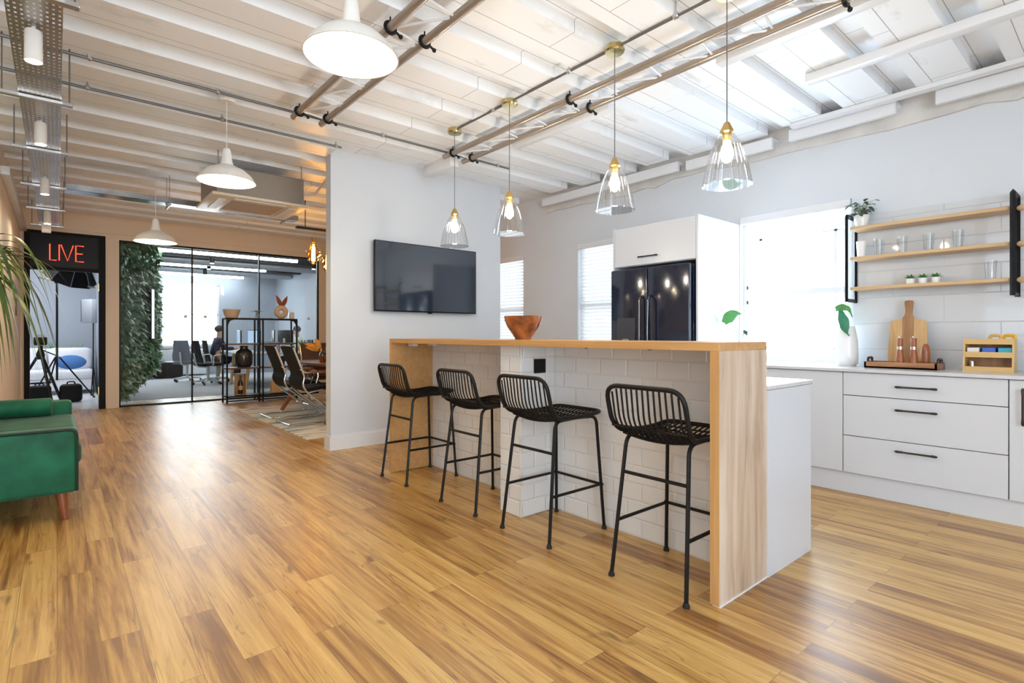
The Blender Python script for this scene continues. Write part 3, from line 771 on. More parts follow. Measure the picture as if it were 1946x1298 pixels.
# ------------------------------------------------------------------ kitchen base units along the window wall
CX = 4.33
def unit(label, y0, y1, fronts):
    t = thing('base_cabinet', label, 'kitchen cabinet', (4.62, (y0 + y1) / 2, 0))
    rel(MB().b(CX + 0.022, 4.93, y0 + 0.001, y1 - 0.001, 0.15, 0.872).build('carcass', M['gap'], smooth=0), t)
    for z0, z1, nm, hd in fronts:
        f_ = rel(MB().b(CX, CX + 0.02, y0 + 0.0025, y1 - 0.0025, z0 + 0.0025, z1 - 0.0025, 0.001, 1).build(nm, M['cab']), t)
        if hd:
            h = pull(hd[3]).build('handle', M['bronze'], f_)
            h.location = (CX, hd[0], hd[1])
            if hd[2]: h.rotation_euler = (PI / 2, 0, 0)
    return t
unit('blank white base cabinet between the fridge surround and the drawers', 1.394, 2.474, [(0.15, 0.872, 'front_panel', None)])
unit('white base cabinet with three wide drawers and black bar handles', 0.509, 1.394,
     [(0.15, 0.417, 'drawer', (0.958, 0.353, 0, 0.23)), (0.417, 0.706, 'drawer', (0.958, 0.630, 0, 0.23)), (0.706, 0.872, 'drawer', (0.958, 0.787, 0, 0.23))])
unit('white base cabinet with an upright black handle past the drawers', -0.30, 0.509, [(0.15, 0.872, 'door', (0.445, 0.715, 1, 0.22))])
tag(MB().b(CX + 0.03, CX + 0.05, -0.30, 2.474, 0, 0.15).build('plinth_board', M['cab'], smooth=0), 'long white plinth board under the base cabinets', 'plinth')
tag(MB().b(4.305, 4.945, -0.32, 2.474, 0.874, 0.897, 0.003, 1).build('kitchen_worktop', M['top']), 'long pale worktop running under the window and shelves', 'worktop')
CT = 0.897
struct(MB().b(4.935, 4.949, -0.9, 1.51, CT, 2.10).build('wall_splashback', M['splash'], smooth=0))

# ------------------------------------------------------------------ wall shelf with black upright brackets
sh = thing('wall_shelf', 'three tier oak wall shelf on black upright brackets over the worktop', 'shelf', (4.84, 1.02, 1.39))
SZ = (1.50, 1.735, 1.97)
for z in SZ: rel(MB().b(4.735, 4.925, 0.555, 1.475, z - 0.012, z + 0.012, 0.002, 1).build('shelf_board', M['shelfwood']), sh)
for yy in (0.535, 1.495):
    m = MB()
    m.tube(fillet([(4.712, yy, 1.395), (4.712, yy, 2.07), (4.925, yy, 2.07), (4.925, yy, 1.395)], 0.02, 4), 0.019, 4, flat=0.75)
    m.tube([(4.925, yy, 1.41), (4.712, yy, 1.41)], 0.014, 4)
    br = rel(m.build('bracket', M['black'], smooth=30), sh)
    if yy < 1:
        for z in SZ: MB().ball((4.80, yy - 0.035, z), 0.02, 1, 1.3, 1).build('shelf_peg', M['shelfwood'], br)

def tumbler():
    return MB().lathe([(0, 0.004), (0.028, 0.0), (0.036, 0.13), (0.033, 0.13), (0.026, 0.012), (0, 0.012)], n=24)
tm = None
TL = [((4.85, 1.43, 1), 'white beaker at the bracket end of the middle shelf', 'ceramic'),
      ((4.84, 1.31, 1), 'clear tumbler beside the white beaker on the middle shelf', None),
      ((4.84, 1.16, 1), 'clear tumbler second after the white beaker on the middle shelf', None),
      ((4.84, 1.00, 1), 'clear tumbler third after the white beaker on the middle shelf', None),
      ((4.84, 0.83, 1), 'clear tumbler at the far side of the middle shelf from the white beaker', None),
      ((4.84, 0.66, 0), 'clear tumbler on the lowest shelf beside the black bracket', None)]
for (x, y, s), lab, mm in TL:
    o = tumbler().build('tumbler', M[mm or 'tumbler']); o.location = (x, y, SZ[s] + 0.0125)
    tag(o, lab, 'glass', 'tumblers on the wall shelf')

# small succulents in white cups on the lowest shelf
for k, (yy, lab) in enumerate(((1.105, 'small succulent in a white cup, the one beside open shelf space'), (1.03, 'small succulent in a white cup standing between two others'), (0.955, 'small succulent in a white cup nearest the lone tumbler'))):
    t = thing('potted_succulent', lab, 'plant', (4.82, yy, SZ[0] + 0.0125), 0, 'succulents on the lowest shelf')
    MB().lathe([(0, 0), (0.024, 0), (0.027, 0.042), (0.023, 0.042), (0.022, 0.034), (0, 0.034)], n=20).build('pot', M['ceramic'], t)
    lf = MB()
    for q in range(14):
        a = q * 2.4; el = 0.35 + 0.8 * q / 14
        d_ = (math.cos(a) * math.cos(el), math.sin(a) * math.cos(el), math.sin(el))
        lf.leaf((0, 0, 0.036), d_, (-d_[0] * 0.5, -d_[1] * 0.5, 1), 0.048, 0.022, 0.15, 4, 0.4)
    lf.build('leaves', M['leaf'], t)
# trailing plant in a white pot at the top
t = thing('potted_plant', 'leafy trailing plant in a white pot on the top shelf end', 'plant', (4.83, 1.425, SZ[2] + 0.0125))
MB().lathe([(0, 0), (0.038, 0), (0.055, 0.095), (0.048, 0.095), (0.045, 0.08), (0, 0.08)], n=26).build('pot', M['ceramic'], t)
lf = MB(); rr = random.Random(5); stm = MB()
for q in range(46):
    a = rr.uniform(0, 2 * PI); r_ = rr.uniform(0.02, 0.10); z = rr.uniform(0.10, 0.20)
    p = Vector((math.cos(a) * r_ * 0.9, math.sin(a) * r_, z))
    stm.tube([(0, 0, 0.08), (p.x * 0.5, p.y * 0.5, z * 0.9), tuple(p)], 0.0014, 4)
    lf.leaf(tuple(p), (math.cos(a), math.sin(a), rr.uniform(-0.7, 0.5)), (rr.uniform(-0.8, 0.1), rr.uniform(-0.4, 0.4), 0.8), rr.uniform(0.035, 0.055), 0.034, 0.3, 4)
stm.build('stems', M['stem'], t); lf.build('leaves', M['leafdark'], t)

# ------------------------------------------------------------------ worktop things
t = thing('white_vase', 'tall white vase holding a drooping green leaf by the window', 'vase', (4.74, 1.50, CT))
MB().lathe([(0, 0), (0.062, 0), (0.078, 0.02), (0.082, 0.08), (0.076, 0.2), (0.062, 0.28), (0.055, 0.31), (0.048, 0.31), (0.05, 0.27), (0.06, 0.1), (0, 0.05)], n=32).build('vase_body', M['ceramic'], t)
def bigleaf(root, base, pts, W, mat_, nm='leaf'):
    """broad leaf: midrib polyline pts, width W"""
    m = MB(); n = len(pts); prev = None
    P_ = [Vector(p) for p in fillet(pts, 0.06, 4)]; n = len(P_)
    for i, p in enumerate(P_):
        tdir = (P_[min(i + 1, n - 1)] - P_[max(i - 1, 0)]).normalized()
        s = tdir.cross(Vector((-0.77, -0.5, 0.35))).normalized()
        tt = i / (n - 1); wd = W * 0.5 * math.sin(PI * (0.06 + 0.94 * tt) ** 0.7)
        row = [m.bm.verts.new(p - s * wd + Vector((-0.01, 0, -0.006))), m.bm.verts.new(p), m.bm.verts.new(p + s * wd + Vector((-0.01, 0, -0.006)))]
        if prev:
            m.bm.faces.new((prev[0], prev[1], row[1], row[0])); m.bm.faces.new((prev[1], prev[2], row[2], row[1]))
        prev = row
    return m.build(nm, mat_, root)
MB().tube(fillet([(0, 0, 0.06), (-0.02, -0.02, 0.30), (-0.02, 0.01, 0.42)], 0.1), 0.003, 6).build('stem', M['stem'], t)
bigleaf(t, None, [(-0.02, 0.07, 0.452), (-0.02, 0.03, 0.465), (-0.03, -0.03, 0.45), (-0.04, -0.055, 0.38)], 0.07, M['leaf'])
bigleaf(t, None, [(-0.03, 0.03, 0.44), (-0.06, 0.0, 0.37), (-0.08, -0.02, 0.28), (-0.09, -0.05, 0.235)], 0.075, M['leafteal'])
t = thing('bud_vase', 'clear glass vase with one upright heart leaf beside the fridge panel', 'vase', (4.62, 2.315, CT))
MB().lathe([(0, 0.004), (0.035, 0), (0.042, 0.06), (0.03, 0.13), (0.022, 0.165), (0.019, 0.165), (0.027, 0.125), (0.037, 0.06), (0, 0.012)], n=24).build('vase_body', M['tumbler'], t)
MB().tube(fillet([(0, 0, 0.02), (0, 0.0, 0.22), (0, 0.065, 0.375)], 0.1), 0.0028, 6).tube(fillet([(0, 0, 0.02), (0, -0.02, 0.2), (0, -0.055, 0.28)], 0.08), 0.002, 6).build('stem', M['stem'], t)
bigleaf(t, None, [(0.0, 0.135, 0.350), (-0.01, 0.085, 0.41), (-0.01, 0.01, 0.435), (-0.02, -0.045, 0.43)], 0.11, M['leaf'])
bigleaf(t, None, [(0.0, -0.05, 0.285), (-0.01, -0.075, 0.265), (-0.01, -0.085, 0.24)], 0.035, M['leafdark'])

ty0, ty1, tx0, tx1 = 0.895, 1.325, 4.55, 4.78
t = thing('serving_tray', 'long wooden serving tray with dark arched handles on the worktop', 'tray', (4.665, 1.11, CT))
m = MB().b(tx0, tx1, ty0, ty1, CT, CT + 0.012)
m.b(tx0, tx0 + 0.012, ty0, ty1, CT, CT + 0.045).b(tx1 - 0.012, tx1, ty0, ty1, CT, CT + 0.045).b(tx0, tx1, ty0, ty0 + 0.012, CT, CT + 0.045).b(tx0, tx1, ty1 - 0.012, ty1, CT, CT + 0.045)
rel(m.build('tray_body', M['tray'], smooth=0), t)
for yy in (ty0 + 0.006, ty1 - 0.006):
    m = MB().tube(fillet([(4.62, yy, CT + 0.04), (4.62, yy, CT + 0.072), (4.71, yy, CT + 0.072), (4.71, yy, CT + 0.04)], 0.025, 5), 0.009, 8)
    rel(m.build('tray_handle', M['bronze']), t)
# pepper mills and a darker third mill on the tray
def mill(name, x, y, lab, grp):
    t = thing(name, lab, 'mill', (x, y, CT + 0.0125), 0, grp)
    MB().lathe([(0, 0), (0.029, 0), (0.030, 0.012), (0.027, 0.016)], n=24).build('base_ring', M['steel'], t)
    MB().lathe([(0.027, 0.016), (0.026, 0.05), (0.018, 0.115), (0.0172, 0.125), (0, 0.125)], n=24).build('mill_body', M['mill'], t)
    MB().lathe([(0, 0.125), (0.0185, 0.125), (0.0185, 0.146), (0, 0.146)], n=24).build('collar', M['steel'], t)
    MB().lathe([(0, 0.146), (0.0165, 0.146), (0.0185, 0.20), (0.017, 0.205), (0, 0.205)], n=24).build('mill_head', M['mill'], t)
    MB().lathe([(0, 0.205), (0.008, 0.205), (0.009, 0.213), (0.005, 0.219), (0, 0.219)], n=16).build('knob', M['chrome'], t)
mill('pepper_mill', 4.60, 1.115, 'wooden pepper mill with silver collar, beside the tray end by the window', 'mills on the tray')
mill('pepper_mill', 4.60, 1.035, 'wooden pepper mill with silver collar, the one beside the plain dark pestle', 'mills on the tray')
tag(MB().lathe([(0, 0), (0.026, 0.0), (0.029, 0.01), (0.027, 0.07), (0.0285, 0.10), (0.024, 0.145), (0.012, 0.165), (0, 0.168)], n=24).build('wooden_pestle', M['mill']), 'plain round-topped dark wooden pestle on the tray', 'pestle').location = (4.68, 0.985, CT + 0.0125)
# paddle board leaning on the tiles
t = thing('chopping_board', 'striped wooden paddle chopping board leaning on the white tiles', 'chopping board', (4.795, 1.12, CT))
a_ = math.radians(7)
mt = Matrix(((0, 0, 1, 0), (1, 0, 0, 0), (0, 1, 0, 0), (0, 0, 0, 1)))
mt = Matrix.Translation((0.065, 0, 0.014)) @ Matrix.Rotation(a_, 4, 'Y') @ Matrix.Translation((-0.07, 0, 0.0)) @ mt
def half(yA, yB, arc):
    return arc
out = [(0.120, 0.03), (0.119, 0.15), (0.112, 0.30), (0.108, 0.322), (0.095, 0.332), (0.06, 0.337), (0.036, 0.350), (0.022, 0.375), (0.020, 0.40), (0.028, 0.468), (0.024, 0.478), (0.0, 0.482)]
full = out + [(-x, y) for x, y in out[-2::-1]] + [(-0.112, 0.012), (-0.10, 0), (0.10, 0), (0.112, 0.012)]
MB().prism(full, 0.018, mt).build('board', M['board'], t, smooth=25)
MB().prism([(0.036, 0.002), (0.036, 0.349), (0.0225, 0.374), (0.0205, 0.40), (0.0275, 0.466), (0.024, 0.477), (0, 0.481), (-0.024, 0.477), (-0.0275, 0.466), (-0.0205, 0.40), (-0.0225, 0.374), (-0.036, 0.349), (-0.036, 0.002)], 0.02, mt @ Matrix.Translation((0, 0, -0.001))).build('centre_strip', M['boarddark'], t, smooth=25)

# two-tier tea organiser
ox0, ox1, oy0, oy1 = 4.58, 4.74, 0.515, 0.765
t = thing('tea_organiser', 'two tier bamboo tea bag organiser on the worktop', 'organiser', (4.66, 0.64, CT))
m = MB()
prof = [(ox0, 0), (ox1, 0), (ox1, 0.215), (ox0 + 0.03, 0.215), (ox0 + 0.018, 0.11)]
for yy in (oy0, oy1 - 0.01):
    m = MB()
    m.prism([(x - 4.66, z) for x, z in prof], 0.01, Matrix(((1, 0, 0, 0), (0, 0, 1, yy - 0.64), (0, 1, 0, 0), (0, 0, 0, 1))))
    m.build('side_panel', M['bamboo'], t, smooth=0)
m = MB()
for x0_, z0_, h_ in ((ox0 - 4.66, 0.0, 0.035), (ox0 + 0.012 - 4.66, 0.095, 0.035), (ox0 + 0.026 - 4.66, 0.18, 0.035)):
    m.b(x0_, x0_ + 0.01, oy0 - 0.64 + 0.01, oy1 - 0.65, z0_, z0_ + h_)
m.build('front_rail', M['bamboo'], t, smooth=0)
m = MB()
for z0_ in (0.004, 0.098, 0.205): m.b(ox0 + 0.035 - 4.66, ox1 - 4.66, oy0 - 0.63, oy1 - 0.65, z0_, z0_ + 0.008)
m.build('shelf', M['bamboo'], t, smooth=0)
MB().b(ox1 - 0.05 - 4.66, ox1 - 4.66, oy0 - 0.63, oy1 - 0.65, 0.012, 0.098).b(ox1 - 0.008 - 4.66, ox1 - 4.66, oy0 - 0.63, oy1 - 0.65, 0.098, 0.205).build('back_panel', M['boarddark'], t, smooth=0)
for y0_, w_, mm, lab, nm in ((0.730, 0.062, 'paper', 'white carton in the upper tier of the bamboo organiser', 'tea_carton'), (0.652, 0.066, 'blue', 'royal blue carton in the upper tier of the bamboo organiser', 'tea_carton'), (0.573, 0.066, 'tealbox', 'teal carton in the upper tier of the bamboo organiser', 'tea_carton')):
    o = MB().b(4.622, 4.72, y0_ - w_ / 2 - 0.012, y0_ + w_ / 2 - 0.012, CT + 0.1065, CT + 0.158, 0.002, 1).build(nm, M[mm]); tag(o, lab, 'carton', 'tea cartons in the organiser')
tag(MB().lathe([(0, 0), (0.015, 0), (0.015, 0.052), (0.0135, 0.056), (0, 0.056)], n=20).build('steel_canister', M['steel']), 'small round steel canister in the lower tier of the organiser', 'canister').location = (4.64, 0.725, CT + 0.0125)
for yy, mm, lab in ((0.615, 'bamboo', 'tan looped carry handle on top of the bamboo organiser'), (0.548, 'yellow', 'yellow looped carry handle on top of the bamboo organiser')):
    o = MB().tube(fillet([(4.69, yy - 0.026, CT + 0.2135), (4.69, yy - 0.024, CT + 0.238), (4.69, yy + 0.022, CT + 0.238), (4.69, yy + 0.03, CT + 0.2135)], 0.01, 4), 0.006, 4, flat=1.8).build('looped_clip', M[mm], smooth=30); tag(o, lab, 'clip')
# ------------------------------------------------------------------ white dome pendants
def make_dome(ztop):
    """origin at the rim centre; ztop = height of the ceiling above the rim"""
    t = thing('dome_pendant', '', 'pendant lamp', group='white enamel dome pendants in a row')
    R = 0.2
    prof = [(0.028, 0.232), (0.038, 0.155), (0.046, 0.125), (0.075, 0.112), (0.125, 0.088), (0.17, 0.048), (0.192, 0.012), (R, 0.0),
            (0.194, 0.0), (0.186, 0.010), (0.164, 0.044), (0.120, 0.082), (0.070, 0.105), (0.03, 0.115)]
    MB().lathe(prof, n=48).build('lamp_shade', M['enamel'], t)
    MB().lathe([(0, 0.232), (0.028, 0.232), (0.024, 0.245), (0.008, 0.255), (0, 0.255)], n=20).build('lamp_neck', M['enamel'], t)
    MB().lathe([(0, 0.10), (0.02, 0.10), (0.02, 0.12), (0, 0.12)], n=16).build('bulb_socket', M['enamel'], t)
    MB().ball((0, 0, 0.055), 0.036, 1, 1, 1.3).build('bulb', M['dome_bulb'], t)
    MB().cyl((0, 0, 0.25), (0, 0, ztop - 0.02), 0.0028, 6).build('cord', M['trim'], t)
    MB().lathe([(0, ztop), (0.06, ztop), (0.06, ztop - 0.018), (0.05, ztop - 0.03), (0, ztop - 0.03)], n=28).build('ceiling_rose', M['enamel'], t)
    return t
def place_dome(x, y, z, label, first=None, ceil=ZJ):
    t = make_dome(ceil - z); t.location = (x, y, z); t['label'] = label; return t
place_dome(0.965, 2.20, 2.335, 'large white dome pendant hanging nearest, beside the beige ladder truss')
place_dome(0.965, 4.42, 2.28, 'white dome pendant hanging in front of the ceiling air conditioner')

# dome further back hangs in front of the glass wall, cream in the warm light
place_dome(0.80, 6.80, 2.125, 'cream lit dome pendant hanging in front of the plant wall and glass office')

# ------------------------------------------------------------------ fluted glass pendants above the bar
def make_glass_pendant():
    zt = ZJ - 1.90          # rim at 1.90
    t = thing('glass_pendant', '', 'pendant lamp', group='fluted glass pendants over the bar')
    prof = [(0.034, 0.262), (0.050, 0.238), (0.072, 0.192), (0.090, 0.138), (0.104, 0.082), (0.1135, 0.034), (0.119, 0.0)]
    MB().lathe(prof, n=72).build('glass_shade', M['shade'], t, smooth=60)
    fl = MB()
    for k in range(26):
        a = 2 * PI * k / 26
        fl.tube([((r + 0.0012) * math.cos(a), (r + 0.0012) * math.sin(a), z) for r, z in prof[2:]], 0.0011, 4)
    fl.build('flutes', M['flute'], t)
    ri = MB().tube([(0.119 * math.cos(2 * PI * k / 48) * 1.0, 0.119 * math.sin(2 * PI * k / 48) * 1.0, 0) for k in range(48)], 0.0022, 6, True)
    ri.build('glass_rim', M['shade'], t)
    MB().lathe([(0, 0.225), (0.022, 0.225), (0.024, 0.262), (0.036, 0.272), (0.014, 0.318), (0.006, 0.325), (0, 0.325)], n=8).build('brass_cap', M['gold'], t, smooth=20)
    MB().lathe([(0, 0.115), (0.012, 0.118), (0.026, 0.135), (0.032, 0.158), (0.028, 0.182), (0.016, 0.21), (0.014, 0.226), (0, 0.226)], n=24).build('bulb', M['glass_bulb'], t)
    MB().cyl((0, 0, 0.32), (0, 0, zt - 0.02), 0.003, 6).build('cord', M['conduit'], t)
    MB().lathe([(0, zt), (0.058, zt), (0.062, zt - 0.03), (0.055, zt - 0.04), (0, zt - 0.042)], n=28).build('ceiling_rose', M['brass'], t)
    return t
gp = make_glass_pendant()
GX = 2.60
for i, (yy, zz, lab) in enumerate(((1.365, 1.905, 'fluted glass pendant hanging highest in view, in front of the kitchen window wall'),
                    (2.085, 1.895, 'fluted glass pendant hanging over the fridge cabinet, second from the window'),
                    (3.085, 1.890, 'fluted glass pendant third along the bar, next to the partition wall end'),
                    (3.815, 1.900, 'fluted glass pendant hanging in front of the television corner, deepest of the four'))):
    o = gp if i == 0 else copy_tree(gp)
    o.location = (GX, yy, zz if False else 1.90); o['label'] = lab

# ------------------------------------------------------------------ conduits
def conduit(name, lab, p0, p1, r, clips, flat=False):
    t = thing(name, lab, 'conduit', p0)
    v = Vector(p1) - Vector(p0)
    MB().cyl((0, 0, 0), tuple(v), r, 8 if not flat else 4).build('pipe', M['conduit'], t)
    for k in clips:
        q = v * k
        m = MB().box((q.x, q.y, q.z + 0.004), (0.024, 0.034, 0.034), 0.005, 1)
        m.cyl((q.x, q.y, q.z), (q.x, q.y, ZD - p0[2]), 0.004, 6)
        m.build('clip', M['steel'], t)
    return t
conduit('conduit', 'grey conduit crossing the ceiling and carrying the beige truss ends', (-1.55, 4.30, 2.885), (3.62, 4.30, 2.885), 0.011, [0.06, 0.33, 0.47, 0.58, 0.72, 0.97])
conduit('conduit', 'grey conduit ending at the top corner of the television partition', (-1.55, 4.83, 2.885), (2.02, 4.83, 2.885), 0.011, [0.1, 0.48, 0.72, 0.985])
conduit('conduit', 'dark flat conduit linking the brass ceiling roses above the bar', (GX, -1.0, ZJ - 0.009), (GX, 3.752, ZJ - 0.009), 0.010, [0.2, 0.42, 0.56, 0.73, 0.9], True)

# ------------------------------------------------------------------ beige ladder trusses
def truss(lab, xa, xb, y0, y1, z, clamps):
    t = thing('ladder_truss', lab, 'truss', ((xa + xb) / 2, y0, z), 0, 'beige ladder trusses under the ceiling')
    h = (xb - xa) / 2; L_ = y1 - y0
    for s in (-h, h): MB().cyl((s, 0, 0), (s, L_, 0), 0.024, 18).build('pipe', M['pipe'], t)
    y = L_ - 0.12; sgn = 1
    while y > 0.3:
        m = MB().cyl((sgn * h, y, 0), (-sgn * h, y - 0.04, 0), 0.0075, 8)
        m.cyl((-sgn * h, y - 0.04, 0), (sgn * h, y - 0.36, 0), 0.0075, 8)
        m.build('brace', M['trim'], t)
        y -= 0.36
    for k in clamps:
        yy = k - y0
        for s in (-h, h):
            m = MB().tube([(s + 0.031 * math.cos(a), yy, 0.031 * math.sin(a)) for a in [2 * PI * q / 14 for q in range(14)]], 0.011, 6, True)
            m.cyl((s + 0.03, yy, -0.01), (s + 0.06, yy, -0.025), 0.007, 8).ball((s + 0.065, yy, -0.028), 0.013, u=8, v=6)
            c_ = m.build('clamp', M['black'], t)
            MB().cyl((s, yy, 0.03), (s, yy, ZD - z), 0.005, 6).build('hanger_rod', M['black'], c_)
    return t
truss('beige ladder truss beside the nearest white dome pendant', 1.41, 1.63, 0.1, 4.30, 2.845, [4.16, 2.70, 1.2])
truss('beige ladder truss running over the bar on the window side', 2.83, 3.05, 0.3, 4.33, 2.845, [4.18, 2.68, 0.97])

# ------------------------------------------------------------------ perforated cable tray with spot lamps
TX0, TX1, TZ = -0.175, 0.02, 2.60
t = thing('cable_tray', 'long perforated steel cable tray hung along the ceiling over the green sofa', 'cable tray', (-0.078, 0.6, TZ))
L_ = 9.5 - 0.6
m = MB(); hw = 0.0975
m.faces([(-hw, 0, 0), (hw, 0, 0), (hw, L_, 0), (-hw, L_, 0)], [(0, 1, 2, 3)])
m.build('tray_bed', M['perf'], t, smooth=0)
for s in (-1, 1):
    MB().b(s * hw - 0.0015, s * hw + 0.0015, 0, L_, -0.001, 0.055).build('side_flange', M['galv'], t, smooth=0)
for yy in (1.75, 3.04, 4.38, 5.58, 6.92, 8.17, 9.4):
    s_ = MB().b(-0.19, 0.155, yy - 0.62, yy - 0.58, -0.026, -0.003, 0.003, 1).build('cross_bar', M['steel'], t)
    for xx in (-0.172, 0.138):
        MB().cyl((xx, yy - 0.6, -0.03), (xx, yy - 0.6, ZD - TZ), 0.004, 6).build('threaded_rod', M['conduit'], s_)
for x0_, x1_, y0_, y1_ in ((0.06, 2.35, 6.98, 7.16),):
    t2 = thing('cable_tray', 'shiny cable tray crossing under the air conditioner from the perforated tray', 'cable tray', (1.2, 7.07, TZ))
    m = MB().b(x0_ - 1.2, x1_ - 1.2, -0.09, 0.09, 0, 0.003).b(x0_ - 1.2, x1_ - 1.2, -0.09, -0.087, 0, 0.06).b(x0_ - 1.2, x1_ - 1.2, 0.087, 0.09, 0, 0.06)
    m.build('tray_bed', M['galv'], t2, smooth=0)
    for xx in (0.95, 2.2):
        h = MB().cyl((xx - 1.2, -0.12, -0.02), (xx - 1.2, 0.12, -0.02), 0.014, 10).build('cross_bar', M['steel'], t2)
        for yy in (-0.1, 0.1): MB().cyl((xx - 1.2, yy, -0.03), (xx - 1.2, yy, ZD - TZ), 0.004, 6).build('threaded_rod', M['steel'], h)
def make_spot():
    t = thing('spot_lamp', '', 'spot lamp', group='white spot lamps under the perforated tray')
    MB().lathe([(0, 0.0), (0.030, 0.0), (0.034, 0.0), (0.0335, 0.14), (0.028, 0.148), (0, 0.148)], n=24).build('lamp_body', M['enamel'], t)
    MB().lathe([(0, -0.0015), (0.0275, -0.0015), (0.0275, 0.0005), (0, 0.0005)], n=24).build('lens', M['spot_lens'], t)
    MB().cyl((0, 0, 0.148), (0, 0, 0.165), 0.009, 10).build('mount', M['trim'], t)
    return t
sp0 = make_spot()
for i, (yy, lab) in enumerate(((3.40, 'white spot lamp at the perforated near stretch of the tray'), (4.85, 'white spot lamp second along the perforated tray'), (6.55, 'white spot lamp third along the perforated tray'), (8.27, 'white spot lamp on the tray nearest the studio door'))):
    o = sp0 if i == 0 else copy_tree(sp0)
    o.location = (-0.085, yy, TZ - 0.166); o['label'] = lab
tag(MB().b(-0.045, 0.045, -0.045, 0.045, 0, 0.115, 0.006).cyl((0, 0, 0.115), (0, 0, 0.196), 0.006, 8).build('wireless_box', M['ceramic']), 'small pale box hanging from the tray end above the studio door', 'box').location = (-0.10, 8.75, TZ - 0.20)

# ------------------------------------------------------------------ ceiling air conditioner
t = thing('air_conditioner', 'ceiling cassette air conditioner in a grey case behind the white dome pendant', 'air conditioner', (1.60, 6.19, 2.50))
MB().b(-0.46, 0.46, -0.40, 0.40, 0.0, 0.03, 0.008).build('grille_panel', M['acwhite'], t)
MB().b(-0.42, 0.42, -0.37, 0.37, 0.031, 0.30, 0.006, 1).build('case', M['acgrey'], t)
MB().b(-0.25, 0.25, -0.23, 0.23, -0.006, 0.001, 0.003, 1).build('intake_grille', M['acgrille'], t)
for a, b_, c_, d_ in ((-0.38, -0.30, -0.25, 0.25), (0.30, 0.38, -0.25, 0.25), (-0.25, 0.25, -0.34, -0.28), (-0.25, 0.25, 0.28, 0.34)):
    MB().b(a, b_, c_, d_, -0.008, 0.001, 0.003, 1).build('vent_flap', M['enamel'], t)
for sx in (-1, 1):
    for sy in (-1, 1): MB().cyl((sx * 0.40, sy * 0.35, 0.28), (sx * 0.40, sy * 0.35, ZD - 2.5), 0.006, 6).build('hanger_rod', M['steel'], t)
MB().tube(fillet([(0.42, -0.1, 0.2), (0.62, -0.12, 0.22), (0.66, -0.2, 0.30), (0.70, -0.5, 0.44), (0.72, -0.9, 0.46)], 0.08), 0.014, 8).build('drain_pipe', M['cream'], t)

# amber filament pendants over the meeting table
t0 = thing('pendant_bar', 'dark bar with the cords of the amber pendants over the meeting table', 'light fitting', (2.85, 7.3, 2.56))
MB().b(-0.42, 0.42, -0.035, 0.035, 0, 0.03, 0.004, 1).build('bar', M['bronze'], t0)
for xx in (-0.3, 0.3): MB().cyl((xx, 0, 0.02), (xx, 0, ZD - 2.56), 0.006, 6).build('hanger_rod', M['bronze'], t0)
def make_filament(z):
    t = thing('filament_pendant', '', 'pendant lamp', group='amber filament pendants over the meeting table')
    MB().lathe([(0, -0.03), (0.035, -0.015), (0.075, 0.03), (0.064, 0.06), (0.108, 0.10), (0.088, 0.135), (0.098, 0.16), (0.06, 0.205), (0.034, 0.255), (0.024, 0.275)], n=32).build('glass_bulb', M['amber'], t)
    m = MB()
    for a in range(4): m.cyl((0.018 * math.cos(a * PI / 2), 0.018 * math.sin(a * PI / 2), 0.02), (0.014 * math.cos(a * PI / 2), 0.014 * math.sin(a * PI / 2), 0.21), 0.007, 6)
    m.build('filament', M['edison'], t)
    MB().lathe([(0, 0.27), (0.024, 0.27), (0.022, 0.34), (0.008, 0.35), (0, 0.35)], n=16).build('brass_cap', M['gold'], t)
    MB().cyl((0, 0, 0.34), (0, 0, 2.56 - z), 0.003, 6).build('cord', M['trim'], t)
    return t
for x, y, z, lab in ((2.66, 7.3, 2.125, 'amber filament pendant with a ribbed glass, hanging clear of the partition edge'), (2.855, 7.3, 2.03, 'amber filament pendant half hidden by the partition edge')):
    o = make_filament(z); o.location = (x, y, z); o['label'] = lab
# ------------------------------------------------------------------ green velvet sofa (front faces +x)
t = thing('sofa', 'green velvet sofa with wooden legs and a bolster, against the cream wall', 'sofa', (-0.38, 5.22, 0))
sx0, sx1, sy0, sy1 = -0.46, 0.48, -0.98, 0.98        # local
MB().b(sx0, sx1 - 0.01, sy0 + 0.15, sy1 - 0.15, 0.17, 0.30, 0.02, 3).build('seat_base', M['velvet'], t)
for s in (-1, 1):
    y0_, y1_ = (sy0, sy0 + 0.155) if s < 0 else (sy1 - 0.155, sy1)
    am = MB().b(sx0, sx1, y0_, y1_, 0.17, 0.565, 0.03, 4).build('armrest', M['velvet'], t)
    yf = y0_ if s < 0 else y1_
    ya = yf + 0.006 if s < 0 else yf - 0.006
    MB().tube(fillet([(sx0 + 0.02, ya, 0.558), (sx1 - 0.007, ya, 0.558), (sx1 - 0.007, ya, 0.18)], 0.05, 6), 0.0085, 8).build('piping', M['piping'], am)
    MB().lathe([(0, 0), (0.012, 0.002), (0.012, 0.006), (0, 0.008)], (0, 0, 0), 12, mtx=Matrix.Rotation(PI / 2, 4, 'X')).build('button', M['piping'], am).location = (-0.05, yf + s * 0.001, 0.36)
MB().b(sx0, sx0 + 0.2, sy0 + 0.157, sy1 - 0.157, 0.17, 0.80, 0.05, 4).build('backrest', M['velvet'], t)
for a, b_ in ((sy0 + 0.16, -0.003), (0.003, sy1 - 0.16)):
    MB().b(sx0 + 0.205, sx1 + 0.02, a, b_, 0.302, 0.455, 0.045, 4).build('seat_cushion', M['velvet'], t)
    MB().box((sx0 + 0.285, (a + b_) / 2, 0.66), (0.15, b_ - a - 0.01, 0.40), 0.055, 4, Matrix.Rotation(math.radians(-14), 3, 'Y')).build('back_cushion', M['velvet'], t)
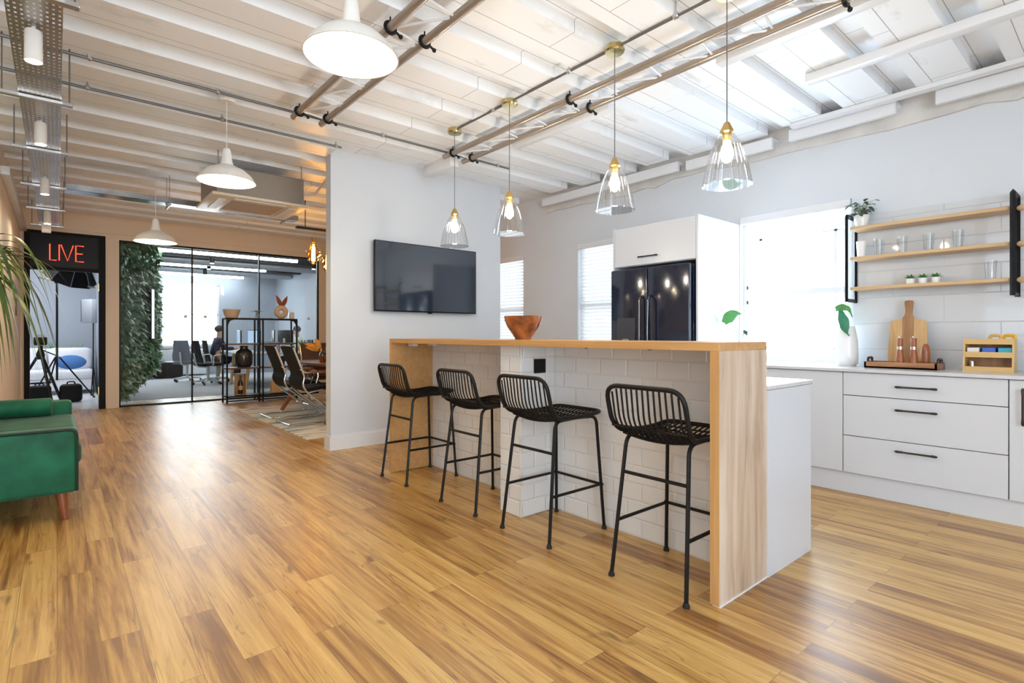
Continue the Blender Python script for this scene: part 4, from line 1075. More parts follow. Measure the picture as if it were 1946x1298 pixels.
for sx in (-0.38, 0.40):
    for sy in (-0.90, 0.90):
        MB().tube([(sx + (0.02 if sx > 0 else -0.02), sy + (-0.02 if sy < 0 else 0.02), 0), (sx, sy, 0.172)], [0.018, 0.032], 14).build('leg', M['legwood'], t)
bo = MB().tube([(-0.15, 0, 0), (-0.14, 0, 0), (0.34, 0, 0), (0.352, 0, 0)], [0.055, 0.075, 0.075, 0.055], 24).build('bolster', M['velvet'])
tag(bo, 'round green velvet bolster lying on the sofa seat against the far armrest', 'cushion'); bo.location = (-0.38, 5.22 + 0.98 - 0.155 - 0.078, 0.455 + 0.077)

# ------------------------------------------------------------------ palm behind the sofa
t = thing('palm', 'arching palm plant with narrow green and yellow fronds beside the cream wall', 'plant', (-0.63, 6.50, 0))
MB().lathe([(0, 0), (0.15, 0), (0.19, 0.34), (0.17, 0.34), (0.16, 0.30), (0, 0.30)], n=30).build('pot', M['ceramic'], t)
MB().lathe([(0, 0.28), (0.165, 0.28), (0, 0.305)], n=24).build('soil', M['soil'], t)
MB().tube([(0, 0, 0.28), (0.02, 0.01, 1.0), (0.0, 0.015, 1.72)], [0.03, 0.024, 0.018], 10).build('stem', M['darkwood'], t)
rp = random.Random(11)
for q in range(44):
    a = math.radians(rp.uniform(-62, 20)) if q < 41 else math.radians(rp.uniform(190, 260))
    L_ = rp.uniform(0.45, 0.92) if q < 41 else rp.uniform(0.3, 0.45); rise = rp.uniform(0.08, 0.34); z0_ = rp.uniform(1.60, 1.74); end = rp.uniform(-1.15, 0.0)
    m = MB(); d_ = Vector((math.cos(a), math.sin(a), 0)); side = Vector((-d_.y, d_.x, 0)); prev = None; n_ = 14
    for i in range(n_ + 1):
        k = i / n_
        h = 4 * rise * k * (1 - k) + end * k ** 2.2
        p = Vector((0, 0.015, z0_)) + d_ * (L_ * (k - 0.18 * k ** 3)) + Vector((0, 0, h))
        wd = 0.5 * (0.008 + 0.036 * math.sin(PI * min(1, k * 1.02)) ** 0.7) * (1 - k ** 5)
        row = [m.bm.verts.new(p - side * wd + Vector((0, 0, 0.3 * wd))), m.bm.verts.new(p), m.bm.verts.new(p + side * wd + Vector((0, 0, 0.3 * wd)))]
        if prev:
            m.bm.faces.new((prev[0], prev[1], row[1], row[0])); m.bm.faces.new((prev[1], prev[2], row[2], row[1]))
        prev = row
    m.build('frond', M['palm'] if q % 3 else M['palmdark'], t)
tag(MB().b(-0.4, -0.388, 9.18, 9.30, 1.38, 1.60, 0.003, 1).build('wall_plate', M['darkwood']), 'upright brown plate on the cream wall next to the studio door', 'wall plate')

# neon sign in the transom panel
t = thing('neon_sign', 'red neon sign reading LIVE on the black panel over the studio door', 'sign', (0.12, YB - 0.012, 2.235))
def stroke(lists, nm):
    m = MB()
    for p in lists: m.tube([(x, 0, z) for x, z in p], 0.0075, 6)
    m.build(nm, M['neon'], t)
H_ = 0.235
stroke([[(-0.20, H_), (-0.20, 0), (-0.125, 0)]], 'letter')
stroke([[(-0.095, H_), (-0.095, 0)]], 'letter')
stroke([[(-0.075, H_), (0.0, 0), (0.065, H_)]], 'letter')
stroke([[(0.19, H_), (0.095, H_), (0.095, 0), (0.19, 0)], [(0.095, H_ * 0.5), (0.175, H_ * 0.5)]], 'letter')
m = MB()
for xx in (-0.2, -0.095, 0.0, 0.095):
    zz = 0.02
    m.cyl((xx, 0, zz), (xx, 0.032, zz), 0.003, 6)
m.build('standoff', M['black'], t)

# ------------------------------------------------------------------ meeting area behind the partition
rug = MB().b(2.06, 4.6, 5.86, 8.86, 0.001, 0.010).build('rug', M['rugmat'], smooth=0)
tag(rug, 'pale rug with blue grey brush marks under the meeting table', 'rug')
t = thing('meeting_table', 'dark meeting table on splayed reddish wooden legs on the pale rug', 'table', (3.32, 7.4, 0.0105))
MB().b(-0.62, 0.75, -1.05, 1.05, 0.70, 0.735, 0.006).build('table_top', M['darkwood'], t)
for sy in (-1, 1):
    for sx in (-1, 1):
        MB().tube([(sx * 0.72 if sx > 0 else -0.78, sy * 0.86, 0.014), (sx * 0.42, sy * 0.66, 0.70)], [0.028, 0.045], 12).build('leg', M['legwood'], t)
def make_meeting_chair(seatm, backm):
    t = thing('meeting_chair', '', 'chair', group='chrome framed chairs at the meeting table')
    for s in (-1, 1):
        y = s * 0.255
        MB().tube(fillet([(-0.36, y, 0.014), (0.20, y, 0.014), (0.30, y, 0.05), (-0.14, y * 0.92, 0.40), (-0.20, y * 0.9, 0.50), (-0.17, y * 0.9, 0.60), (-0.31, y * 0.88, 0.97)], [0, 0.05, 0.06, 0.08, 0.08, 0.12, 0], 6), 0.013, 10).build('side_frame', M['chrome'], t)
        MB().tube(fillet([(-0.14, y * 0.92, 0.40), (0.10, y * 0.95, 0.435), (0.28, y * 0.95, 0.43)], 0.1), 0.011, 8).build('seat_rail', M['chrome'], t)
        ar = MB().tube(fillet([(-0.235, y, 0.70), (-0.19, y * 1.12, 0.655), (0.16, y * 1.12, 0.655), (0.19, y * 1.05, 0.58), (0.14, y * 0.98, 0.44)], 0.05, 5), 0.010, 8).build('armrest', M['chrome'], t)
        MB().box((0.0, y * 1.12, 0.667), (0.26, 0.045, 0.022), 0.008).build('arm_pad', M['legwood'], ar)
    MB().cyl((-0.36, -0.255, 0.014), (-0.36, 0.255, 0.014), 0.013, 10).build('floor_bar', M['chrome'], t)
    def sheet(prof, w0, th, nm, mm):
        m = MB(); P_ = [Vector(p) for p in fillet(prof, 0.1, 5)]; rows = []
        for i, p in enumerate(P_):
            tg = (P_[min(i + 1, len(P_) - 1)] - P_[max(i - 1, 0)]).normalized(); nn = Vector((tg.z, 0, -tg.x))
            rows.append([m.bm.verts.new(p + nn * o + Vector((0, yy, 0))) for o, yy in ((th, -w0), (th, w0), (-th, w0), (-th, -w0))])
        for a, b_ in zip(rows, rows[1:]):
            for k in range(4): m.bm.faces.new((a[k], a[(k + 1) % 4], b_[(k + 1) % 4], b_[k]))
        m.bm.faces.new(rows[0][::-1]); m.bm.faces.new(rows[-1])
        m.build(nm, mm, t, smooth=50)
    sheet([(-0.15, 0, 0.43), (-0.215, 0, 0.52), (-0.175, 0, 0.62), (-0.315, 0, 0.985)], 0.225, 0.014, 'backrest', backm)
    sheet([(-0.14, 0, 0.432), (0.0, 0, 0.45), (0.27, 0, 0.455), (0.31, 0, 0.43)], 0.235, 0.022, 'seat', seatm)
    return t
c0 = make_meeting_chair(M['mesh'], M['mesh']); c0.location = (2.53, 7.00, 0.0105)
c0['label'] = 'black mesh chair with chrome runner frame, nearer of the two along the rug edge'
dup(c0, (2.53, 7.72, 0.0105), 'black mesh chair with chrome runner frame, second along the rug edge by the shelf')
c1 = make_meeting_chair(M['leather'], M['leather']); c1.location = (3.30, 8.75, 0.0105); c1.rotation_euler = (0, 0, -PI / 2)
c1['label'] = 'brown leather chair at the head of the meeting table by the glass'
# dried flowers on the table
t = thing('flower_vase', 'dark vase of dried orange palm leaves on the meeting table', 'vase', (2.93, 7.62, 0.746))
MB().lathe([(0, 0), (0.05, 0), (0.075, 0.06), (0.06, 0.13), (0.035, 0.16), (0.03, 0.16), (0.05, 0.12), (0, 0.02)], n=24).build('vase_body', M['vasemat'], t)
m = MB(); rf = random.Random(4); s_ = MB()
for q in range(16):
    a = rf.uniform(0, 2 * PI); el = rf.uniform(0.1, 1.2)
    d_ = Vector((math.cos(a) * math.cos(el), math.sin(a) * math.cos(el), math.sin(el)))
    s_.cyl((0, 0, 0.1), tuple(Vector((0, 0, 0.14)) + d_ * 0.10), 0.0025, 5)
    m.leaf(tuple(Vector((0, 0, 0.14)) + d_ * 0.09), tuple(d_), (-d_.y, d_.x, 0.4), rf.uniform(0.14, 0.22), rf.uniform(0.05, 0.09), 0.15, 5, 0.3)
s_.build('stems', M['stem'], t); m.build('dried_leaves', M['orange'], t)
for x, y, z, h, r, mm, lab, nm in ((2.82, 7.40, 0.746, 0.10, 0.035, 'amber', 'small amber tumbler on the meeting table edge', 'candle_glass'), (2.90, 7.28, 0.746, 0.13, 0.032, 'vasemat', 'small dark cup on the meeting table beside the amber tumbler', 'cup')):
    o = MB().lathe([(0, 0), (r, 0), (r * 1.1, h), (r * 0.98, h), (r * 0.9, 0.008), (0, 0.008)], n=20).build(nm, M[mm]); o.location = (x, y, z); tag(o, lab, 'cup')

# ------------------------------------------------------------------ open metal shelf in front of the glass
t = thing('metal_shelf', 'black metal open shelving unit standing in front of the glass wall', 'shelf', (2.13, 9.72, 0))
W_, D_ = 1.12, 0.32
def posts(xs, z1):
    for xx in xs:
        for yy in (0.012, D_ - 0.012):
            MB().b(xx - 0.012, xx + 0.012, yy - 0.012, yy + 0.012, 0, z1).build('post', M['black'], t, smooth=0)
posts((0.0, 0.50, 0.555), 1.395); posts((W_,), 1.395)
for z, mm in ((0.10, 'black'), (0.565, 'darkwood'), (0.97, 'darkwood')):
    MB().b(-0.012, W_ + 0.012, 0, D_, z, z + 0.025).build('shelf_board', M[mm], t, smooth=0)
MB().b(-0.012, W_ + 0.012, 0, D_, 1.395, 1.42, 0.004, 1).build('shelf_top', M['black'], t)
MB().b(-0.012, W_ + 0.012, 0.002, 0.022, 0.03, 0.05).build('floor_rail', M['black'], t, smooth=0)
for x, s in ((0.012, 1), (W_ - 0.012, -1)):
    MB().prism([(x, 1.395), (x + s * 0.11, 1.395), (x + s * 0.04, 1.372), (x + s * 0.012, 1.33), (x, 1.28)], 0.012, Matrix(((1, 0, 0, 0), (0, 0, 1, 0.006), (0, 1, 0, 0), (0, 0, 0, 1)))).build('corner_gusset', M['black'], t, smooth=0)
SX, SY = 2.13, 9.72
tag(MB().lathe([(0, 0), (0.10, 0), (0.135, 0.06), (0.14, 0.2), (0.12, 0.27), (0.065, 0.31), (0.06, 0.345), (0.075, 0.36), (0.06, 0.36), (0.05, 0.34), (0.05, 0.3), (0, 0.28)], n=36).build('black_jar', M['vasemat']), 'fat glossy black jar on the middle shelf of the metal unit', 'jar').location = (SX + 0.29, SY + 0.16, 0.5905)
t = thing('bottle_crate', 'slim wooden crate standing on the bottom shelf around a dark bottle', 'crate', (SX + 0.235, SY + 0.16, 0.1255))
m = MB().b(-0.08, -0.07, -0.06, 0.06, 0, 0.36).b(0.07, 0.08, -0.06, 0.06, 0, 0.36).b(-0.08, 0.08, -0.06, 0.06, 0.0, 0.01).b(-0.08, 0.08, -0.06, 0.06, 0.35, 0.36).b(-0.07, 0.07, 0.05, 0.06, 0.01, 0.35)
m.build('crate_body', M['board'], t, smooth=0)
t = thing('wine_bottle', 'dark wine bottle with a pale label inside the slim crate', 'bottle', (SX + 0.235, SY + 0.155, 0.1365))
MB().lathe([(0, 0), (0.036, 0), (0.038, 0.01), (0.038, 0.17), (0.03, 0.21), (0.014, 0.245), (0.014, 0.30), (0.017, 0.302), (0.017, 0.315), (0, 0.315)], n=24).build('bottle_body', M['vasemat'], t)
MB().lathe([(0.0385, 0.07), (0.0387, 0.07), (0.0387, 0.14), (0.0385, 0.14)], n=24).build('label', M['board'], t)
tag(MB().b(-0.075, 0.075, -0.06, 0.06, 0, 0.21, 0.003, 1).build('storage_box', M['bamboo']), 'plain tan box on the bottom shelf behind the chairs', 'box').location = (SX + 0.80, SY + 0.16, 0.1255)
t = thing('bud_pot', 'small glass pot with yellow flowers on top of the metal shelf', 'flower pot', (SX + 0.50, SY + 0.16, 1.4205))
MB().lathe([(0, 0), (0.035, 0), (0.042, 0.08), (0.036, 0.08), (0.03, 0.008), (0, 0.008)], n=20).build('pot', M['tumbler'], t)
m = MB(); mf = MB()
for q in range(9):
    a = q * 0.75; d_ = (math.cos(a), math.sin(a), 0.45)
    m.cyl((0, 0, 0.03), (0.03 * math.cos(a), 0.03 * math.sin(a), 0.14), 0.002, 4)
    mf.leaf((0.02 * math.cos(a), 0.02 * math.sin(a), 0.11), d_, (-math.cos(a) * .3, -math.sin(a) * .3, 1), 0.10, 0.05, 0.3)
m.build('stems', M['stem'], t); mf.build('flower_heads', M['yellow'], t)
t = thing('ring_vase', 'sand coloured ring vase with two rust brown feathery leaves on the metal shelf', 'vase', (SX + 0.90, SY + 0.16, 1.4205))
MB().tube([(0.075 * math.cos(a), 0, 0.1215 + 0.075 * math.sin(a)) for a in [2 * PI * k / 26 for k in range(26)]], 0.045, 12, True, flat=1.0).build('vase_body', M['sand'], t)
m = MB().leaf((0, 0, 0.22), (-0.42, 0, 1), (0, -1, 0), 0.22, 0.075, 0.05, 6, 0.3); m.leaf((0.01, 0, 0.21), (0.5, 0, 1), (0, -1, 0), 0.23, 0.075, 0.05, 6, 0.3)
m.build('dried_leaves', M['rust'], t)
tag(MB().lathe([(0, 0), (0.09, 0), (0.11, 0.05), (0.13, 0.125), (0.14, 0.14), (0.10, 0.14), (0.09, 0.05), (0, 0.02)], n=28).build('basket_bowl', M['sand']), 'sand coloured basket bowl at the shelf top end nearest the black glass frame', 'bowl').location = (SX + 0.10, SY + 0.16, 1.4205)
tag(MB().b(-0.04, 0.04, -0.05, 0.05, 0, 0.12, 0.01).build('white_jar', M['ceramic']), 'small white jar on top of the metal shelf beside the ring vase', 'jar').location = (SX + 1.075, SY + 0.16, 1.4205)

# ------------------------------------------------------------------ plant wall inside the office
t = thing('plant_wall', 'tall panel of dense green foliage standing just inside the glass', 'plant wall', (0.76, 10.62, 0))
dx, dy = 0.74, 2.0
ln = math.hypot(dx, dy); u_ = Vector((dx / ln, dy / ln, 0)); nn = Vector((u_.y, -u_.x, 0))
def zb(k): return 0.10 + 0.42 * k
m = MB()
o1 = nn * -0.05
m.faces([Vector((0, 0, zb(0))), u_ * ln + Vector((0, 0, zb(1))), u_ * ln + Vector((0, 0, 2.9)), Vector((0, 0, 2.9)), o1 + Vector((0, 0, zb(0))), u_ * ln + o1 + Vector((0, 0, zb(1))), u_ * ln + o1 + Vector((0, 0, 2.9)), o1 + Vector((0, 0, 2.9))],
        [(0, 1, 2, 3), (4, 7, 6, 5), (0, 3, 7, 4), (1, 5, 6, 2), (0, 4, 5, 1), (3, 2, 6, 7)])
m.build('backing_panel', M['leafdark'], t, smooth=0)
m = MB(); rl = random.Random(9)
for q in range(2300):
    k = rl.random(); z = zb(k) + (2.88 - zb(k)) * rl.random()
    p = u_ * (ln * k) + nn * rl.uniform(0.005, 0.05) + Vector((0, 0, z))
    d_ = Vector((rl.uniform(-1, 1), rl.uniform(-1, 1), rl.uniform(-1.2, 0.3))) + nn * 0.5
    m.leaf(tuple(p), tuple(d_), tuple(nn + Vector((0, 0, rl.uniform(0, 0.8)))), rl.uniform(0.10, 0.18), rl.uniform(0.07, 0.12), 0.3, 3, 0.25)
m.build('foliage', M['hedge'], t, kind='stuff')
t = thing('wall_screen', 'slim bright upright light panel mounted on the plant wall', 'light panel', (0.76, 10.62, 0))
p = u_ * (ln * 0.60) + nn * 0.10
mt_ = Matrix.Rotation(math.atan2(u_.y, u_.x), 3, 'Z')
MB().box((p.x, p.y, 1.52), (0.20, 0.10, 0.95), 0.006, 1, mt_).build('frame', M['black'], t)
p2 = p + nn * 0.052
MB().box((p2.x, p2.y, 1.52), (0.14, 0.004, 0.90), 0.001, 1, mt_).build('light_face', M['panelglow'], t)

# ------------------------------------------------------------------ office furniture
def linear(y, lab):
    t = thing('linear_light', lab, 'ceiling light', (2.6, y, 2.80), 0, 'linear lights in the office')
    for x0_, x1_ in ((-1.5, 0.0), (0.02, 1.55)):
        MB().cyl((x0_, 0, 0), (x1_, 0, 0), 0.032, 12).build('tube', M['tubelight'], t)
    MB().b(-1.52, 1.57, -0.03, 0.03, 0.028, 0.07).build('housing', M['duct'], t, smooth=0)
    for xx in (-1.3, 0.0, 1.3): MB().cyl((xx, 0, 0.06), (xx, 0, 0.18), 0.006, 6).build('hanger', M['steel'], t)
linear(12.4, 'linear white light nearest the glass in the office')
linear(14.8, 'linear white light second from the glass in the office')
linear(17.0, 'linear white light closest to the bright office window')
for x, y, lab in ((2.55, 13.0, 'black office ceiling spot nearest the glass'), (2.72, 14.2, 'black office ceiling spot between two others'), (2.9, 15.6, 'black office ceiling spot closest to the far window'), (4.6, 12.6, 'black office ceiling spot above the far desk end')):
    t = thing('black_spot', lab, 'spot lamp', (x, y, 2.68), 0, 'black office spots')
    MB().lathe([(0, 0), (0.045, 0), (0.045, 0.13), (0.02, 0.15), (0.02, 0.30), (0, 0.30)], n=18).build('lamp_body', M['blackm'], t)
    MB().lathe([(0, -0.002), (0.036, -0.002), (0.036, 0.0), (0, 0.0)], n=18).build('lens', M['spot_lens'], t)
for x0_, y, r, lab in ((0.8, 13.9, 0.11, 'grey ceiling duct crossing the office between lights'), (0.8, 16.0, 0.10, 'grey ceiling duct crossing the office before the far window')):
    tag(MB().cyl((x0_, y, 2.83), (5.15, y, 2.83), r, 16).cyl((1.4, y, 2.83), (1.4, y, 2.98), 0.012, 6).cyl((4.2, y, 2.83), (4.2, y, 2.98), 0.012, 6).build('air_duct', M['duct']), lab, 'duct')
# bench desk
t = thing('bench_desk', 'long pale bench desk on wooden legs inside the glass office', 'desk', (3.72, 13.55, 0.006))
MB().b(-0.75, 0.75, -1.45, 1.45, 0.71, 0.74, 0.004, 1).build('desk_top', M['plastic'], t)
for sy in (-1.3, 0.0, 1.3):
    for sx in (-1, 1): MB().tube([(sx * 0.70, sy - 0.1, 0), (sx * 0.60, sy, 0.71)], [0.03, 0.04], 8).build('leg', M['deskwood'], t)
MB().b(-0.01, 0.01, -1.3, 1.3, 0.74, 0.98).build('desk_divider', M['greychair'], t, smooth=0)
def monitor(x, y, rz, lab):
    t = thing('monitor', lab, 'monitor', (x, y, 0.7465), rz, 'monitors on the bench desk')
    MB().box((0, 0, 0.33), (0.03, 0.56, 0.34), 0.006).build('display_case', M['black'], t)
    MB().box((0.016, 0, 0.33), (0.002, 0.53, 0.31)).build('screen', M['screenlit'], t, smooth=0)
    MB().box((-0.03, 0, 0.16), (0.03, 0.05, 0.30), 0.006).build('stand', M['plastic'], t)
    MB().box((-0.02, 0, 0.006), (0.16, 0.20, 0.012), 0.004).build('base', M['plastic'], t)
monitor(3.40, 13.0, PI + 0.2, 'monitor at the desk end nearest the glass, beside the seated navy figure')
monitor(3.40, 14.3, PI - 0.1, 'monitor on the desk directly before the seated navy figure')
monitor(4.05, 12.9, 0.3, 'monitor on the opposite desk side, nearest the glass')
monitor(4.05, 13.8, -0.2, 'monitor on the opposite desk side before the pale green figure')
def office_chair(x, y, rz, lab, mm=None):
    t = thing('office_chair', lab, 'chair', (x, y, 0.006), rz, 'office chairs at the bench desk')
    mm = mm or M['greychair']
    MB().box((0, 0, 0.46), (0.46, 0.46, 0.07), 0.03, 3).build('seat', mm, t)
    m = MB(); P_ = fillet([(-0.22, 0, 0.50), (-0.26, 0, 0.66), (-0.30, 0, 1.0)], 0.08, 4)
    rows = []
    for i, p in enumerate(P_):
        wv = 0.22 * (1 - 0.25 * (i / (len(P_) - 1)) ** 3)
        rows.append([m.bm.verts.new(Vector(p) + Vector((0.015 + (0.03 if abs(yy) > 0.5 else 0), yy * wv, 0))) for yy in (-1, -0.4, 0.4, 1)] + [m.bm.verts.new(Vector(p) + Vector((-0.015 + (0.03 if abs(yy) > 0.5 else 0), yy * wv, 0))) for yy in (1, 0.4, -0.4, -1)])
    for a, b_ in zip(rows, rows[1:]):
        for k in range(8): m.bm.faces.new((a[k], a[(k + 1) % 8], b_[(k + 1) % 8], b_[k]))
    m.bm.faces.new(rows[0][::-1]); m.bm.faces.new(rows[-1])
    m.build('backrest', mm, t, smooth=60)
    MB().tube(fillet([(-0.02, 0, 0.40), (-0.25, 0, 0.42), (-0.30, 0, 0.72)], 0.08), 0.02, 8).build('back_support', M['plastic'], t)
    for s in (-1, 1): MB().tube(fillet([(0, s * 0.2, 0.44), (0, s * 0.28, 0.46), (0, s * 0.28, 0.66), (0.14, s * 0.28, 0.68)], 0.04), 0.014, 8).build('armrest', M['plastic'], t)
    MB().cyl((0, 0, 0.08), (0, 0, 0.43), 0.028, 12).build('column', M['plastic'], t)
    for k in range(5):
        a = 2 * PI * k / 5 + 0.3
        lg = MB().tube([(0, 0, 0.11), (0.29 * math.cos(a), 0.29 * math.sin(a), 0.075)], [0.028, 0.016], 8).build('base_arm', M['plastic'], t)
        MB().cyl((0.29 * math.cos(a) - 0.012 * math.sin(a), 0.29 * math.sin(a) + 0.012 * math.cos(a), 0.03), (0.29 * math.cos(a) + 0.012 * math.sin(a), 0.29 * math.sin(a) - 0.012 * math.cos(a), 0.03), 0.03, 12).build('caster', M['rubber'], lg)
office_chair(2.40, 14.95, 0.9, 'grey office chair turned away, next to the black pouffe')
office_chair(2.62, 13.75, 0.2, 'dark office chair between the grey chair and the seated navy figure', M['mesh'])
office_chair(2.93, 14.38, 0.05, 'dark office chair carrying the seated navy figure', M['mesh'])
office_chair(4.72, 13.9, PI, 'dark office chair carrying the pale green figure', M['mesh'])
office_chair(4.70, 12.55, PI + 0.5, 'empty dark office chair at the desk end by the right glass edge'.replace('right ', ''), M['mesh'])
t = thing('pouffe', 'black round-topped pouffe on the office floor below the window', 'pouffe', (2.20, 16.60, 0.006))
MB().b(-0.33, 0.33, -0.3, 0.3, 0.02, 0.40, 0.06, 4).build('pouffe_body', M['mesh'], t)
MB().lathe([(0, 0.46), (0.15, 0.45), (0.28, 0.42), (0.30, 0.395), (0, 0.395)], n=28).build('cushion_top', M['leatherblack'], t)
t = thing('low_cabinet', 'low white cabinet under the bright office window', 'cabinet', (2.45, 17.22, 0.006))
MB().b(-0.8, 0.75, -0.2, 0.22, 0.03, 0.72, 0.004, 1).build('carcass', M['plastic'], t)
for x0_ in (-0.79, -0.01): MB().b(x0_, x0_ + 0.75, -0.216, -0.201, 0.05, 0.71, 0.002, 1).build('door', M['trim'], t)
tag(MB().ball((0, 0, 0.09), 0.2, 1.5, 0.9, 0.45).build('white_cushion', M['whitefab']), 'soft white cushion lying on the low office cabinet', 'cushion').location = (2.25, 17.2, 0.726)
t = thing('desk_plant', 'spiky green plant in a pot on the desk near the pale green figure', 'plant', (4.25, 12.35, 0.7465))
MB().lathe([(0, 0), (0.05, 0), (0.065, 0.11), (0.055, 0.11), (0.05, 0.09), (0, 0.09)], n=20).build('pot', M['ceramic'], t)
m = MB()
for q in range(14):
    a = q * 2.4; m.leaf((0, 0, 0.09), (math.cos(a) * 0.6, math.sin(a) * 0.6, 1), (-math.cos(a), -math.sin(a), 0.6), 0.26, 0.035, 0.2, 5)
m.build('leaves', M['leafdark'], t)

# ------------------------------------------------------------------ people at the desk
def skin_mesh(name, verts, edges, mat_, parent, sub=2):
    me = bpy.data.meshes.new('tmp'); me.from_pydata([v[:3] for v in verts], edges, [])
    o = bpy.data.objects.new('tmp', me); C.objects.link(o)
    sk = o.modifiers.new('s', 'SKIN'); sk.use_smooth_shade = True
    for i, v in enumerate(verts):
        me.skin_vertices[0].data[i].radius = (v[3], v[4] if len(v) > 4 else v[3])
    me.skin_vertices[0].data[0].use_root = True
    ss = o.modifiers.new('u', 'SUBSURF'); ss.levels = sub; ss.render_levels = sub
    dg = bpy.context.evaluated_depsgraph_get(); dg.update()
    nm = bpy.data.meshes.new_from_object(o.evaluated_get(dg)); nm.name = name
    bpy.data.objects.remove(o)
    nm.materials.clear(); nm.materials.append(mat_)
    nm.polygons.foreach_set('use_smooth', [True] * len(nm.polygons))
    r = bpy.data.objects.new(name, nm); C.objects.link(r)
    if parent: r.parent = parent
    return r
def person(x, y, rz, lab, top, legs):
    """seated, facing +x, hands reaching to a desk"""
    t = thing('person', lab, 'person', (x, y, 0.006), rz)
    V, E = [], []
    def add(p, r, link=None):
        V.append((*p, *(r if isinstance(r, tuple) else (r, r))))
        if link is not None: E.append((link, len(V) - 1))
        return len(V) - 1
    hip = add((-0.08, 0, 0.56), (0.15, 0.12))
    wa = add((-0.07, 0, 0.74), (0.135, 0.10), hip); ch = add((-0.03, 0, 0.93), (0.16, 0.115), wa)
    nb = add((0.0, 0, 1.06), 0.065, ch); nk = add((0.02, 0, 1.12), 0.05, nb)
    hd = add((0.035, 0, 1.20), (0.075, 0.085), nk); ht = add((0.03, 0, 1.29), (0.07, 0.082), hd)
    no = add((0.125, 0, 1.205), 0.016, hd)
    limbs = {}
    for s in (-1, 1):
        sh_ = add((-0.01, s * 0.18, 1.0), 0.058, ch); el = add((0.10, s * 0.24, 0.80), 0.043, sh_); wr = add((0.33, s * 0.16, 0.80), 0.028, el)
        pa = add((0.40, s * 0.14, 0.79), (0.036, 0.018), wr)
        for q in (-0.024, -0.008, 0.008, 0.024): 
            f1 = add((0.445, s * 0.14 + q, 0.785), 0.009, pa); add((0.48 - abs(q) * 0.4, s * 0.14 + q * 1.2, 0.77), 0.008, f1)
        add((0.41, s * 0.14 - s * 0.05, 0.775), 0.010, pa)
        th = add((0.02, s * 0.11, 0.53), 0.085, hip); kn = add((0.42, s * 0.13, 0.53), 0.06, th); an = add((0.40, s * 0.13, 0.10), 0.04, kn); add((0.52, s * 0.14, 0.04), (0.04, 0.035), an)
    skin_mesh('body', V, E, M['skin'], t)
    # clothing follows the same joints, slightly fuller
    tv_, te = [], []
    def ad(p, r, link=None):
        tv_.append((*p, *(r if isinstance(r, tuple) else (r, r))))
        if link is not None: te.append((link, len(tv_) - 1))
        return len(tv_) - 1
    h = ad((-0.08, 0, 0.62), (0.165, 0.135)); w2 = ad((-0.07, 0, 0.76), (0.15, 0.115), h); c2 = ad((-0.03, 0, 0.94), (0.175, 0.13), w2); ad((0.0, 0, 1.065), 0.075, c2)
    for s in (-1, 1):
        a = ad((-0.01, s * 0.185, 1.0), 0.07, c2); b_ = ad((0.10, s * 0.24, 0.80), 0.056, a); ad((0.30, s * 0.17, 0.80), 0.042, b_)
    skin_mesh('shirt', tv_, te, top, t)
    tv_.clear(); te.clear()
    h = ad((-0.08, 0, 0.56), (0.165, 0.13))
    for s in (-1, 1):
        a = ad((0.04, s * 0.11, 0.535), 0.095, h); b_ = ad((0.42, s * 0.13, 0.53), 0.072, a); ad((0.40, s * 0.13, 0.14), 0.055, b_)
    skin_mesh('trousers', tv_, te, legs, t)
    MB().ball((0.012, 0, 1.275), 0.098, 1.02, 0.88, 0.9, 20, 14).build('hair', M['hair'], t)
    for s in (-1, 1): MB().ball((0.107, s * 0.032, 1.232), 0.010, 0.5, 1, 0.7, 8, 6).build('eye', M['hair'], t)
    return t
person(2.96, 14.38, 0.05, 'person in dark navy top seated working at the desk before the window', M['navy'], M['navy'])
person(4.66, 13.9, PI, 'person in pale green top seated on the opposite desk side', M['palegreen'], M['navy'])

# ------------------------------------------------------------------ studio seen through the black door
t = thing('white_sofa', 'white plump sofa at the back of the studio', 'sofa', (0.0, 13.55, 0.006))
MB().b(-1.0, 0.55, -0.42, 0.42, 0.08, 0.30, 0.03, 3).build('base', M['whitefab'], t)
MB().b(-1.0, 0.55, 0.18, 0.44, 0.10, 0.86, 0.07, 4).build('backrest', M['whitefab'], t)
for a, b_ in ((-0.84, -0.15), (-0.14, 0.54)):
    MB().b(a, b_, -0.46, 0.18, 0.30, 0.47, 0.06, 4).build('seat_cushion', M['whitefab'], t)
    MB().box(((a + b_) / 2, 0.11, 0.66), (b_ - a - 0.02, 0.20, 0.44), 0.09, 4, Matrix.Rotation(math.radians(-12), 3, 'X')).build('back_cushion', M['whitefab'], t)
MB().b(-1.0, -0.85, -0.42, 0.42, 0.10, 0.62, 0.05, 4).build('armrest', M['whitefab'], t)
o = MB().ball((0, 0, 0), 0.19, 1.25, 0.45, 0.75, 20, 14, Matrix.Rotation(-0.5, 3, 'X')).build('blue_cushion', M['bluefab']); tag(o, 'blue cushion resting on the white studio sofa', 'cushion'); o.location = (0.20, 13.27, 0.615)
t = thing('studio_plant', 'leafy green plant behind the white sofa in the studio', 'plant', (0.10, 14.22, 0.006))
MB().lathe([(0, 0), (0.13, 0), (0.16, 0.3), (0.14, 0.3), (0.13, 0.26), (0, 0.26)], n=24).build('pot', M['ceramic'], t)
m = MB()
for q in range(40):
    a = q * 2.4; m.leaf((0, 0, 0.26), (math.cos(a) * 0.42, math.sin(a) * 0.10, 1), (-math.cos(a), -math.sin(a), 0.5), 0.42 + 0.40 * ((q * 7) % 10) / 10, 0.08, 0.25, 5)
m.build('leaves', M['leaf'], t)
